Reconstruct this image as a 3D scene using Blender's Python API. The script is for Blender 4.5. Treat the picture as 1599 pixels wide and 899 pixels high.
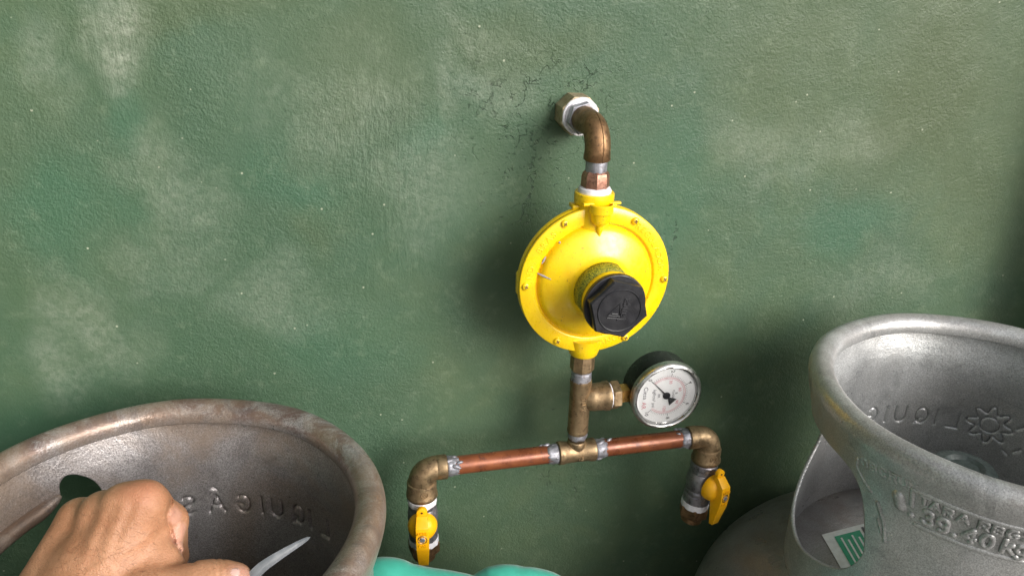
import bpy, bmesh, math, random
import numpy as np
from mathutils import Vector, Matrix
random.seed(7); rng = np.random.default_rng(7)
R_ = math.radians
scn = bpy.context.scene
col = scn.collection
for o in list(bpy.data.objects): bpy.data.objects.remove(o)

# ------------------------------------------------------------------ camera
W, H, F = 1599.0, 899.0, 1250.0
yaw, pit, rol = R_(14.07), R_(23.4), R_(1.75)
f_ = np.array([math.sin(yaw)*math.cos(pit), math.cos(yaw)*math.cos(pit), -math.sin(pit)])
r0 = np.array([math.cos(yaw), -math.sin(yaw), 0.0]); u0 = np.cross(r0, f_)
r_ = math.cos(rol)*r0 + math.sin(rol)*u0
u_ = -math.sin(rol)*r0 + math.cos(rol)*u0
ZC = 1.60                                   # height of the lens above the ground
CAMP = np.array([0.0, 0.0, ZC])
cam = bpy.data.cameras.new('camera'); co = bpy.data.objects.new('camera', cam); col.objects.link(co)
cam.sensor_width = 36; cam.sensor_fit = 'HORIZONTAL'; cam.lens = F/W*36
cam.clip_start = 0.02; cam.clip_end = 500
M = Matrix(((r_[0], u_[0], -f_[0], 0), (r_[1], u_[1], -f_[1], 0), (r_[2], u_[2], -f_[2], ZC), (0, 0, 0, 1)))
co.matrix_world = M
cam.dof.use_dof = False
scn.camera = co

# ------------------------------------------------------------------ light
SUN_AZ, SUN_EL = R_(147), R_(25)           # from +Y clockwise; high on the right, in front of the wall
w = bpy.data.worlds.new('World'); scn.world = w; w.use_nodes = True
nt = w.node_tree; nt.nodes.clear()
sky = nt.nodes.new('ShaderNodeTexSky'); sky.sky_type = 'NISHITA'; sky.sun_disc = False
sky.sun_elevation = SUN_EL; sky.sun_rotation = SUN_AZ
sky.air_density = 1.6; sky.dust_density = 4.0; sky.ozone_density = 1.0
hs = nt.nodes.new('ShaderNodeHueSaturation'); hs.inputs['Saturation'].default_value = 0.30
bg = nt.nodes.new('ShaderNodeBackground'); bg.inputs['Strength'].default_value = 0.13
wo = nt.nodes.new('ShaderNodeOutputWorld')
nt.links.new(sky.outputs[0], hs.inputs['Color']); nt.links.new(hs.outputs[0], bg.inputs['Color']); nt.links.new(bg.outputs[0], wo.inputs[0])
sl = bpy.data.lights.new('sun', 'SUN'); sl.energy = 2.6; sl.angle = R_(34); sl.color = (1.0, 0.985, 0.955)
so = bpy.data.objects.new('sun', sl); col.objects.link(so)
sd_ = Vector((math.cos(SUN_EL)*math.sin(SUN_AZ), math.cos(SUN_EL)*math.cos(SUN_AZ), math.sin(SUN_EL)))
so.rotation_euler = sd_.to_track_quat('Z', 'Y').to_euler()
scn.view_settings.view_transform = 'Standard'; scn.view_settings.look = 'None'
scn.view_settings.exposure = 0.30; scn.view_settings.gamma = 1.0
scn.view_settings.use_curve_mapping = False
scn.render.resolution_x = 1024; scn.render.resolution_y = 575

# ------------------------------------------------------------------ helpers
def pt(a, b, Y):
    """point of the vertical plane y=Y under photograph pixel a, b"""
    ray = f_ + (a-W/2)/F*r_ - (b-H/2)/F*u_
    return CAMP + ray*Y/ray[1]

class MB:
    def __init__(s): s.v = []; s.f = []
    def add(s, vs, fs):
        o = len(s.v); s.v += [tuple(map(float, q)) for q in vs]; s.f += [tuple(i+o for i in q) for q in fs]
    def tf(s, mat):
        s.v = [tuple(mat @ Vector(q)) for q in s.v]; return s

def frame(d):
    d = Vector(d).normalized()
    a = Vector((0, 0, 1)) if abs(d.z) < 0.9 else Vector((0, 1, 0))
    x = a.cross(d).normalized(); y = d.cross(x)
    return x, y, d

def lathe(mb, P, d, prof, n=48, rot=0.0, wob=0.0, seed=0, caps=True):
    """prof: list of (radius, distance along d)"""
    x, y, z = frame(d); P = Vector(P); vs = []; rr = np.random.default_rng(seed+3)
    for (r, t) in prof:
        for i in range(n):
            a = 2*math.pi*i/n + rot
            k = 1+wob*rr.normal() if wob else 1
            vs.append(P + x*(r*k*math.cos(a)) + y*(r*k*math.sin(a)) + z*t)
    fs = []
    for j in range(len(prof)-1):
        for i in range(n):
            k = (i+1) % n
            fs.append((j*n+i, j*n+k, (j+1)*n+k, (j+1)*n+i))
    if caps:
        fs.append(tuple(range(n))[::-1]); fs.append(tuple((len(prof)-1)*n+i for i in range(n)))
    mb.add(vs, fs)

def rb(r, t0, t1, b=0.0008):
    """radius r from t0 to t1 with softened edges"""
    return [(r-b, t0), (r-b*0.3, t0+b*0.3), (r, t0+b), (r, t1-b), (r-b*0.3, t1-b*0.3), (r-b, t1)]

def tube(mb, pts, rad, n=24, caps=True):
    pts = [Vector(q) for q in pts]; m = len(pts)
    if not hasattr(rad, '__len__'): rad = [rad]*m
    T = []
    for i in range(m):
        a = pts[max(i-1, 0)]; b = pts[min(i+1, m-1)]; T.append((b-a).normalized())
    x, y, _ = frame(T[0]); vs = []
    for i in range(m):
        x = (x - T[i]*x.dot(T[i])).normalized(); y = T[i].cross(x)
        for k in range(n):
            a = 2*math.pi*k/n; vs.append(pts[i]+x*rad[i]*math.cos(a)+y*rad[i]*math.sin(a))
    fs = []
    for j in range(m-1):
        for i in range(n):
            k = (i+1) % n; fs.append((j*n+i, j*n+k, (j+1)*n+k, (j+1)*n+i))
    if caps:
        fs.append(tuple(range(n))[::-1]); fs.append(tuple((m-1)*n+i for i in range(n)))
    mb.add(vs, fs)

def box(mb, c, s, bev=0.0):
    c = Vector(c); hx, hy, hz = s[0]/2, s[1]/2, s[2]/2
    bm = bmesh.new(); bmesh.ops.create_cube(bm, size=1)
    for v in bm.verts: v.co = Vector((v.co.x*s[0], v.co.y*s[1], v.co.z*s[2])) + c
    if bev: bmesh.ops.bevel(bm, geom=bm.edges[:], offset=bev, segments=2, affect='EDGES', profile=0.6)
    bm.verts.index_update()
    mb.add([v.co[:] for v in bm.verts], [[v.index for v in q.verts] for q in bm.faces]); bm.free()

def prism(mb, outline, y0, y1, mat=None, bev=0.0):
    """outline: (x, z) ccw seen from -y; solid between y0 (front) and y1"""
    bm = bmesh.new()
    vs = [bm.verts.new((x, y0, z)) for x, z in outline]; fa = bm.faces.new(vs)
    ex = bmesh.ops.extrude_face_region(bm, geom=[fa])
    for g in ex['geom']:
        if isinstance(g, bmesh.types.BMVert): g.co.y = y1
    bmesh.ops.recalc_face_normals(bm, faces=bm.faces[:])
    if bev: bmesh.ops.bevel(bm, geom=[e for e in bm.edges], offset=bev, segments=2, affect='EDGES', profile=0.6)
    bm.verts.index_update()
    V = [mat @ v.co if mat else v.co for v in bm.verts]
    mb.add(V, [[v.index for v in q.verts] for q in bm.faces]); bm.free()

def wloc(o):
    v = Vector(o.location)
    while o.parent: o = o.parent; v += Vector(o.location)
    return v

def obj(name, mb, mat, parent=None, ang=32, loc=None, recalc=True, sub=0):
    me = bpy.data.meshes.new(name)
    L = Vector(loc) if loc is not None else (wloc(parent) if parent else Vector((0, 0, 0)))
    V = np.array(mb.v, dtype=float) - np.array(L)
    me.from_pydata(V.tolist(), [], mb.f)
    if recalc:
        bm = bmesh.new(); bm.from_mesh(me); bmesh.ops.recalc_face_normals(bm, faces=bm.faces[:]); bm.to_mesh(me); bm.free()
    me.shade_smooth(); me.set_sharp_from_angle(angle=R_(ang))
    me.materials.append(mat)
    o = bpy.data.objects.new(name, me); col.objects.link(o)
    if parent: o.parent = parent; o.location = L - wloc(parent)
    else: o.location = L
    return o

def thing(name, label, cat, loc, group=None):
    o = bpy.data.objects.new(name, None); col.objects.link(o); o.empty_display_size = 0.02
    o.location = loc; o['label'] = label; o['category'] = cat
    if group: o['group'] = group
    return o

def copy_tree(o, parent=None):
    c = o.copy(); col.objects.link(c); c.parent = parent
    for ch in [q for q in bpy.data.objects if q.parent == o]: copy_tree(ch, c)
    return c

def text_mb(s, size, ext=0.0002, bev=0.0, off=0.0, res=3):
    cu = bpy.data.curves.new('lettering', 'FONT'); cu.body = s; cu.size = size; cu.extrude = ext; cu.bevel_depth = bev
    cu.align_x = 'CENTER'; cu.align_y = 'CENTER'; cu.offset = off; cu.resolution_u = res; cu.bevel_resolution = 1
    o = bpy.data.objects.new('lettering', cu); col.objects.link(o)
    dg = bpy.context.evaluated_depsgraph_get(); dg.update()
    me = bpy.data.meshes.new_from_object(o.evaluated_get(dg))
    mb = MB(); mb.add([v.co[:] for v in me.vertices], [list(p.vertices) for p in me.polygons])
    bpy.data.objects.remove(o); bpy.data.curves.remove(cu); bpy.data.meshes.remove(me)
    return mb

# ------------------------------------------------------------------ materials
class N:
    def __init__(s, name):
        s.m = bpy.data.materials.new(name); s.m.use_nodes = True; s.t = s.m.node_tree; s.t.nodes.clear()
        s.out = s.t.nodes.new('ShaderNodeOutputMaterial'); s.b = s.t.nodes.new('ShaderNodeBsdfPrincipled')
        s.t.links.new(s.b.outputs[0], s.out.inputs[0]); s.tc = s.t.nodes.new('ShaderNodeTexCoord'); s.co = s.tc.outputs['Object']
    def n(s, ty, **k):
        q = s.t.nodes.new(ty)
        for a, b in k.items(): setattr(q, a, b)
        return q
    def l(s, a, b):
        if hasattr(a, 'is_output') or isinstance(a, bpy.types.NodeSocket): s.t.links.new(a, b)
        else: b.default_value = a
    def noise(s, sc, det=4, rough=0.55, dist=0.0, vec=None):
        q = s.n('ShaderNodeTexNoise'); s.l(vec or s.co, q.inputs['Vector']); q.inputs['Scale'].default_value = sc
        q.inputs['Detail'].default_value = det; q.inputs['Roughness'].default_value = rough; q.inputs['Distortion'].default_value = dist
        return q.outputs['Fac']
    def vor(s, sc, feat='F1', out='Distance', vec=None):
        q = s.n('ShaderNodeTexVoronoi', feature=feat); s.l(vec or s.co, q.inputs['Vector']); q.inputs['Scale'].default_value = sc
        return q.outputs[out]
    def mr(s, v, a, b, c=0.0, d=1.0, smooth=True):
        q = s.n('ShaderNodeMapRange'); q.interpolation_type = 'SMOOTHSTEP' if smooth else 'LINEAR'
        s.l(v, q.inputs[0])
        for i, x in enumerate((a, b, c, d)): q.inputs[i+1].default_value = x
        return q.outputs[0]
    def ma(s, op, a, b=0.0, c=None):
        q = s.n('ShaderNodeMath', operation=op); s.l(a, q.inputs[0]); s.l(b, q.inputs[1])
        if c is not None: s.l(c, q.inputs[2])
        return q.outputs[0]
    def mix(s, f, a, b, blend='MIX'):
        q = s.n('ShaderNodeMix', data_type='RGBA', blend_type=blend); s.l(f, q.inputs[0])
        for x, i in ((a, 6), (b, 7)):
            if isinstance(x, tuple): q.inputs[i].default_value = (*x[:3], 1)
            else: s.l(x, q.inputs[i])
        return q.outputs[2]
    def bump(s, h, st, dist=0.001, nrm=None):
        q = s.n('ShaderNodeBump'); s.l(h, q.inputs['Height']); q.inputs['Strength'].default_value = st; q.inputs['Distance'].default_value = dist
        if nrm is not None: s.l(nrm, q.inputs['Normal'])
        return q.outputs[0]
    def set(s, **k):
        for a, v in k.items():
            i = s.b.inputs[a.replace('_', ' ')]
            if isinstance(v, tuple): i.default_value = (*v[:3], 1) if i.type == 'RGBA' else v
            else: s.l(v, i)
        return s
    def world(s):
        s.co = s.n('ShaderNodeNewGeometry').outputs['Position']; return s

def plain(name, c, metal=0.0, rough=0.5, bump=0.0, bs=900, var=0.0, vs=150, coat=0.0):
    m = N(name).world(); c2 = tuple(x*(1-var) for x in c)
    m.set(Base_Color=m.mix(m.mr(m.noise(vs, 4), .35, .65), c, c2) if var else c, Metallic=metal,
          Roughness=m.mr(m.noise(vs*1.3, 3), .3, .7, max(rough-.1, .05), rough+.12), Coat_Weight=coat)
    if bump: m.set(Normal=m.bump(m.noise(bs, 3), bump, 0.0006))
    return m.m

# green rendered wall
def wall_material():
    m = N('green_wall_paint').world()
    nd = m.n('ShaderNodeTexNoise'); m.l(m.co, nd.inputs['Vector']); nd.inputs['Scale'].default_value = 8; nd.inputs['Detail'].default_value = 6
    vm = m.n('ShaderNodeVectorMath', operation='MULTIPLY_ADD'); m.l(nd.outputs['Color'], vm.inputs[0]); vm.inputs[1].default_value = (.17, .17, .17)
    m.l(m.co, vm.inputs[2]); off = m.n('ShaderNodeVectorMath', operation='SUBTRACT'); m.l(vm.outputs[0], off.inputs[0]); off.inputs[1].default_value = (.085, .085, .085)
    dv = off.outputs[0]
    def blob(u, v, ru, rv, inner=0.2):
        c = pt(u, v, .68); sx, sz = ru/1750., rv/1750.
        a = m.n('ShaderNodeVectorMath', operation='SUBTRACT'); m.l(dv, a.inputs[0]); a.inputs[1].default_value = tuple(c)
        b = m.n('ShaderNodeVectorMath', operation='MULTIPLY'); m.l(a.outputs[0], b.inputs[0]); b.inputs[1].default_value = (1/sx, 0, 1/sz)
        ln = m.n('ShaderNodeVectorMath', operation='LENGTH'); m.l(b.outputs[0], ln.inputs[0])
        return m.mr(ln.outputs['Value'], inner, 1.25, 1, 0)
    def acc(L):
        s = None
        for (bl, k) in L:
            x = m.ma('MULTIPLY', blob(*bl), k); s = x if s is None else m.ma('MAXIMUM', s, x)
        return s
    mq = m.n('ShaderNodeMapping'); mq.inputs['Scale'].default_value = (1, 1, .55); m.l(dv, mq.inputs[0]); nq = m.n('ShaderNodeTexNoise'); m.l(m.co, nq.inputs['Vector']); nq.inputs['Scale'].default_value = 90; nq.inputs['Detail'].default_value = 3
    va = m.n('ShaderNodeVectorMath', operation='MULTIPLY_ADD'); m.l(nq.outputs['Color'], va.inputs[0]); va.inputs[1].default_value = (.018, .018, .018); m.l(mq.outputs[0], va.inputs[2]); dv2 = va.outputs[0]
    n3 = m.n('ShaderNodeTexNoise'); m.l(m.co, n3.inputs['Vector']); n3.inputs['Scale'].default_value = 45; n3.inputs['Detail'].default_value = 5; n3.inputs['Roughness'].default_value = .7
    v3 = m.n('ShaderNodeVectorMath', operation='MULTIPLY_ADD'); m.l(n3.outputs['Color'], v3.inputs[0]); v3.inputs[1].default_value = (.022, .022, .022); m.l(m.co, v3.inputs[2]); v4 = m.n('ShaderNodeVectorMath', operation='SUBTRACT'); m.l(v3.outputs[0], v4.inputs[0]); v4.inputs[1].default_value = (.011, .011, .011); va2 = v4.outputs[0]
    big = m.mr(m.noise(3.2, 4, .5, .6), .36, .64)
    mid = m.mr(m.noise(13, 4, .6, .8), .35, .65)
    c = m.mix(big, (.053, .100, .057), (.082, .122, .066))
    c = m.mix(m.ma('MULTIPLY', mid, .45), c, (.052, .101, .062))
    teal = acc([((90, 330, 110, 110), .7), ((60, 680, 120, 120), .55), ((420, 290, 90, 60), .5), ((1050, 300, 150, 120), .5), ((560, 520, 160, 120), .35), ((700, 200, 60, 60), .5), ((1300, 330, 120, 70), .65), ((190, 190, 50, 60), .5)])
    c = m.mix(teal, c, (.044, .115, .068))
    oliv = acc([((1480, 130, 240, 220), .95), ((1250, 60, 250, 120), .6), ((300, 40, 200, 60), .6), ((820, 40, 160, 60), .5), ((1300, 120, 230, 120), .5), ((1540, 220, 90, 200), .75), ((580, 100, 180, 110), .55), ((460, 340, 60, 60), .4)])
    c = m.mix(oliv, c, (.070, .098, .047))
    chalk = acc([((158, 55, 62, 85), .78), ((25, 90, 40, 90), .3), ((250, 290, 60, 90), .33), ((120, 490, 90, 80), .42), ((50, 560, 60, 70), .38), ((420, 460, 150, 70), .40),
                 ((540, 170, 170, 90), .28), ((250, 400, 60, 70), .3), ((735, 110, 30, 80), .3), ((760, 40, 90, 25), .26), ((680, 260, 140, 90), .28), ((1200, 180, 110, 60), .30), ((1340, 190, 150, 60), .27), ((1380, 420, 170, 70), .25),
                 ((800, 110, 60, 50), .32), ((1255, 240, 60, 40), .25)])
    grit = m.ma('MULTIPLY', m.mr(m.noise(160, 5, .7), .32, .62), m.mr(m.noise(32, 7, .75, .4), .38, .62, .35, 1.35))
    chalk = m.ma('MULTIPLY', chalk, m.ma('ADD', m.ma('MULTIPLY', grit, .75), .35))
    c = m.mix(m.ma('MULTIPLY', chalk, .60), c, (.33, .36, .29))
    gl = m.mr(m.noise(70, 6, .75), .5, .8)
    c = m.mix(m.ma('MULTIPLY', gl, .25), c, (.24, .29, .20))
    # specks
    vc = m.n('ShaderNodeTexVoronoi'); m.l(m.co, vc.inputs['Vector']); vc.inputs['Scale'].default_value = 95
    sp = m.ma('MULTIPLY', m.mr(vc.outputs['Distance'], .06, .13, 1, 0), m.ma('GREATER_THAN', m.n('ShaderNodeSeparateColor').outputs[0], 2))
    sc = m.n('ShaderNodeSeparateColor'); m.l(vc.outputs['Color'], sc.inputs[0])
    ws = m.ma('MULTIPLY', m.mr(vc.outputs['Distance'], .05, .12, 1, 0), m.ma('GREATER_THAN', sc.outputs[0], .90))
    ds = m.ma('MULTIPLY', m.mr(vc.outputs['Distance'], .08, .15, 1, 0), m.ma('GREATER_THAN', sc.outputs[1], .96))
    c = m.mix(m.ma('MULTIPLY', ws, .6), c, (.5, .52, .4)); c = m.mix(m.ma('MULTIPLY', ds, .7), c, (.035, .03, .02))
    # cracks and scuffed dark pits around the pipe outlet
    crk = m.mr(m.vor(60, 'DISTANCE_TO_EDGE', vec=dv2), .0, .035, 1, 0)
    crk = m.ma('MULTIPLY', crk, m.mr(m.noise(45, 4, .7), .50, .60))
    pit = m.mr(m.noise(230, 4, .7), .62, .69)
    zone = acc([((840, 150, 130, 120), 1), ((850, 270, 80, 130), .9), ((1050, 360, 22, 70), 1), ((850, 740, 110, 110), .7), ((640, 200, 90, 80), .35)])
    dk = m.ma('MULTIPLY', m.ma('MAXIMUM', crk, m.ma('MULTIPLY', pit, .8)), zone)
    pit2 = m.ma('MULTIPLY', m.mr(m.noise(300, 3, .6), .66, .72), .6)
    lines = None
    for q in ((832, 235, 3, 55), (829, 300, 2.5, 40), (1051, 365, 3, 45), (835, 200, 40, 3), (860, 640, 30, 3), (900, 760, 3, 60), (770, 150, 3, 40)):
        c0 = pt(q[0], q[1], .68); sp_ = m.n('ShaderNodeVectorMath', operation='SUBTRACT'); m.l(va2, sp_.inputs[0]); sp_.inputs[1].default_value = tuple(c0)
        b_ = m.n('ShaderNodeVectorMath', operation='MULTIPLY'); m.l(sp_.outputs[0], b_.inputs[0]); b_.inputs[1].default_value = (1750/q[2], 0, 1750/q[3]); l_ = m.n('ShaderNodeVectorMath', operation='LENGTH'); m.l(b_.outputs[0], l_.inputs[0])
        x_ = m.mr(l_.outputs['Value'], .5, 1.1, 1, 0); lines = x_ if lines is None else m.ma('MAXIMUM', lines, x_)
    dk = m.ma('MAXIMUM', dk, m.ma('MULTIPLY', lines, m.ma('MULTIPLY', m.mr(m.noise(150, 4, .75), .46, .60), .75)))
    dk = m.ma('MAXIMUM', dk, pit2)
    c = m.mix(m.ma('MULTIPLY', dk, .72), c, (.016, .026, .018))
    m.set(Base_Color=c, Roughness=m.mr(m.noise(40), .3, .7, .42, .6), Specular_IOR_Level=.4)
    h = m.ma('ADD', m.ma('MULTIPLY', m.noise(520, 3, .6), .9), m.ma('MULTIPLY', m.noise(250, 4, .6), .8))
    h = m.ma('ADD', h, m.ma('MULTIPLY', m.noise(30, 3, .5, .4), 1.3))
    rough_zone = m.mr(m.noise(5, 3, .5, .5), .38, .62, .45, 1.15)
    h = m.ma('MULTIPLY', h, rough_zone)
    ms = m.n('ShaderNodeMapping'); ms.inputs['Scale'].default_value = (1, 1, .22); m.l(m.co, ms.inputs[0])
    trow = m.ma('MULTIPLY', m.mr(m.noise(190, 4, .65, .5, vec=ms.outputs[0]), .35, .7), acc([((590, 230, 150, 140), 1), ((150, 60, 80, 100), .8), ((640, 330, 120, 80), .6)]))
    h = m.ma('ADD', h, m.ma('MULTIPLY', trow, .55)); h = m.ma('SUBTRACT', h, m.ma('MULTIPLY', dk, 1.1))
    m.set(Normal=m.bump(h, .62, .0015))
    return m.m
M_wall = wall_material()
M_ground = plain('concrete_ground', (.20, .19, .175), rough=.85, bump=.5, bs=120, var=.35, vs=9)

def yellow_material():
    m = N('yellow_enamel').world()
    c = m.mix(m.mr(m.noise(60, 4), .35, .7), (.90, .61, .004), (.86, .53, .003))
    ch = m.ma('MULTIPLY', m.mr(m.noise(260, 5, .75), .635, .66), .9)
    c = m.mix(ch, c, (.30, .17, .02))
    dirt = m.mr(m.noise(900, 2, .5), .58, .75)
    c = m.mix(m.ma('MULTIPLY', dirt, .35), c, (.60, .30, .01))
    m.set(Base_Color=c, Roughness=m.mr(m.noise(200, 3), .3, .7, .24, .40), Coat_Weight=.35, Coat_Roughness=.18,
          Normal=m.bump(m.ma('ADD', m.noise(700, 3), m.noise(170, 2)), .16, .0006))
    return m.m
M_yel = yellow_material()
M_yelpl = plain('yellow_plastic', (.88, .43, .004), rough=.38, bump=.12, var=.08)
M_chip = plain('chipped_grey_metal', (.48, .44, .50), metal=.2, rough=.5, var=.3, vs=600)
M_green = None
def green_label():
    m = N('green_speckled_tape').world()
    c = m.mix(m.mr(m.noise(900, 2, .5), .44, .56), (.055, .085, .008), (.40, .34, .02))
    m.set(Base_Color=c, Roughness=.5, Normal=m.bump(m.noise(1500, 2), .4, .0004)); return m.m
M_green = green_label()
M_blk = plain('black_plastic', (.016, .016, .020), rough=.42, bump=.2, bs=1500, var=.3)
M_blkg = plain('glossy_black_enamel', (.008, .009, .010), rough=.34, bump=.15, bs=1200, var=.3)
def brass_material(name, a, b, dark, metal=.85, rough=.38):
    m = N(name).world()
    c = m.mix(m.mr(m.noise(110, 5, .6), .3, .7), a, b)
    c = m.mix(m.ma('MULTIPLY', m.mr(m.noise(260, 5, .7), .5, .68), .75), c, dark)
    m.set(Base_Color=c, Metallic=metal, Roughness=m.mr(m.noise(160, 4), .3, .7, rough-.08, rough+.16),
          Normal=m.bump(m.ma('ADD', m.noise(900, 4, .7), m.ma('MULTIPLY', m.noise(240, 3), .8)), .35, .0005))
    return m.m
M_bronze = brass_material('brown_aged_bronze', (.33, .195, .10), (.22, .125, .062), (.08, .045, .03), rough=.42)
M_brass = brass_material('dull_cast_brass', (.37, .265, .155), (.25, .17, .095), (.10, .065, .04), rough=.44)
M_brassb = brass_material('bright_brass', (.74, .42, .12), (.60, .32, .09), (.32, .16, .06), rough=.32)
M_cuhex = brass_material('pinkish_copper', (.50, .27, .20), (.34, .16, .11), (.15, .08, .06), rough=.33)
M_nut = brass_material('pale_dirty_brass', (.50, .40, .27), (.38, .28, .17), (.12, .08, .05), metal=.5, rough=.5)
def copper_material():
    m = N('red_copper_tube').world()
    c = m.mix(m.mr(m.noise(60, 4), .3, .7), (.31, .100, .040), (.20, .058, .025))
    c = m.mix(m.mr(m.noise(130, 6, .75), .54, .68), c, (.13, .045, .03))
    m.set(Base_Color=c, Metallic=.35, Roughness=m.mr(m.noise(90, 3), .3, .7, .25, .42), Coat_Weight=.25, Coat_Roughness=.2,
          Normal=m.bump(m.noise(300, 3), .12, .0005)); return m.m
M_cop = copper_material()
M_sold = brass_material('grey_solder', (.40, .40, .44), (.26, .26, .30), (.14, .11, .10), metal=.7, rough=.48)
M_steel = brass_material('dark_galvanised_steel', (.34, .33, .35), (.24, .22, .24), (.10, .085, .09), metal=.8, rough=.36)
M_chrome = plain('worn_chrome', (.62, .61, .60), metal=1.0, rough=.32, var=.2, vs=120)
M_ptfe = plain('white_thread_tape', (.78, .76, .80), rough=.55, bump=.5, bs=500, var=.12, vs=300)
M_white = plain('white_dial_print', (.92, .92, .925), rough=.5)
M_ink = plain('black_ink', (.02, .02, .025), rough=.5)
M_inkg = plain('grey_ink', (.16, .15, .18), rough=.5)
M_red = plain('red_ink', (.62, .10, .13), rough=.5)
M_pink = plain('pale_red_ink', (.70, .28, .32), rough=.5)
M_labw = plain('white_label_paper', (.70, .72, .70), rough=.5, var=.12, vs=200)
M_labg = plain('green_label_print', (.02, .32, .17), rough=.5, var=.12)
M_mint = plain('pale_green_cap', (.075, .095, .09), rough=.5, var=.35, vs=300)
def glass_mat():
    m = N('gauge_glass'); t = m.t; t.nodes.remove(m.b)
    a = m.n('ShaderNodeBsdfTransparent'); b = m.n('ShaderNodeBsdfGlossy'); b.inputs['Roughness'].default_value = .04
    fr = m.n('ShaderNodeFresnel'); fr.inputs[0].default_value = 1.45; mx = m.n('ShaderNodeMixShader')
    t.links.new(fr.outputs[0], mx.inputs[0]); t.links.new(a.outputs[0], mx.inputs[1]); t.links.new(b.outputs[0], mx.inputs[2]); t.links.new(mx.outputs[0], m.out.inputs[0])
    return m.m
M_glass = glass_mat()

def cyl_material(name, base, dark, warm, wfac, grain, rust):
    """silver paint of a gas cylinder: fine sandy grain, stains, worn rust on the roll of the rim"""
    m = N(name)
    c = m.mix(m.mr(m.noise(14, 5, .6), .32, .68), base, dark)
    c = m.mix(m.ma('MULTIPLY', m.mr(m.noise(7, 4, .6, .8), .40, .66), wfac), c, warm)
    g = m.mr(m.noise(900, 3, .8), .40, .62)
    c = m.mix(m.ma('MULTIPLY', g, grain), c, tuple(x*.35 for x in dark))
    g2 = m.mr(m.noise(520, 3, .8), .58, .70)
    c = m.mix(m.ma('MULTIPLY', g2, grain*.7), c, tuple(min(x*1.7, .9) for x in base))
    sx = m.n('ShaderNodeSeparateXYZ'); m.l(m.co, sx.inputs[0])
    lip = m.mr(sx.outputs[2], -.004, .008)
    rz = m.ma('MULTIPLY', m.mr(m.noise(30, 9, .8, .6), .42, .56), lip)
    c = m.mix(m.ma('MULTIPLY', rz, rust), c, (.105, .042, .028))
    wz = m.ma('MULTIPLY', m.mr(sx.outputs[2], -.11, -.03), m.mr(m.noise(11, 5, .65, .6), .38, .6)); c = m.mix(m.ma('MULTIPLY', wz, rust*.75), c, warm)
    sc = m.ma('MULTIPLY', m.mr(m.noise(60, 6, .8), .62, .68), .5)
    c = m.mix(m.ma('MULTIPLY', sc, rust), c, (.11, .055, .04))
    scr = m.n('ShaderNodeMapping'); scr.inputs['Scale'].default_value = (1, 1, .16); scr.inputs['Rotation'].default_value = (.5, .3, 0); m.l(m.co, scr.inputs[0])
    sk = m.ma('MULTIPLY', m.mr(m.noise(150, 4, .7, vec=scr.outputs[0]), .66, .72), m.mr(m.noise(18, 3), .45, .6))
    c = m.mix(m.ma('MULTIPLY', sk, .5), c, tuple(x*.3 for x in dark))
    gr = m.ma('MULTIPLY', m.mr(m.noise(24, 7, .75, 1.0), .52, .66), .38); c = m.mix(gr, c, tuple(x*.42 for x in dark))
    m.set(Base_Color=c, Metallic=.45, Roughness=m.mr(m.noise(35, 4), .3, .7, .27, .42),
          Normal=m.bump(m.ma('ADD', m.ma('MULTIPLY', m.noise(620, 3, .7), .7), m.noise(150, 4, .6)), .42, .0009))
    return m.m
M_cylL = cyl_material('mauve_grey_cylinder_paint', (.48, .45, .455), (.33, .305, .305), (.34, .245, .175), .65, .7, .75)
M_cylR = cyl_material('silver_cylinder_paint', (.62, .625, .63), (.44, .445, .45), (.42, .39, .36), .35, .55, .18)
M_tank = cyl_material('dull_tank_paint', (.38, .375, .37), (.25, .245, .24), (.20, .14, .10), .5, .4, .1)

# ------------------------------------------------------------------ ground and wall
mb = MB(); box(mb, (0, 0, -.05), (80, 80, .1)); g = obj('ground', mb, M_ground); g['kind'] = 'structure'

XL, XR, YW, FR = -.375, .765, .68, .045
plan = [(XL, -.10), (XL, YW-FR)]
for i in range(1, 9):
    a = math.pi - i/8*math.pi/2; plan.append((XL+FR+FR*math.cos(a), YW-FR+FR*math.sin(a)))
plan += [(x, YW) for x in np.linspace(XL+FR+.05, XR-FR-.05, 10)]
for i in range(0, 9):
    a = math.pi/2 - i/8*math.pi/2; plan.append((XR-FR+FR*math.cos(a), YW-FR+FR*math.sin(a)))
plan.append((XR, .605))
back = [(XR+.14, .605), (XR+.14, YW+.15), (XL-.14, YW+.15), (XL-.14, -.10)]
loop = plan+back; n = len(loop); zt = ZC+.55
mb = MB(); mb.add([(x, y, 0.001) for x, y in loop]+[(x, y, zt) for x, y in loop],
                  [(i, (i+1) % n, (i+1) % n+n, i+n) for i in range(n)]+[tuple(range(n, 2*n))])
wl = obj('wall', mb, M_wall, ang=25); wl['label'] = 'green painted rough rendered wall behind the pipes and cylinders'; wl['category'] = 'wall'

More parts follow.
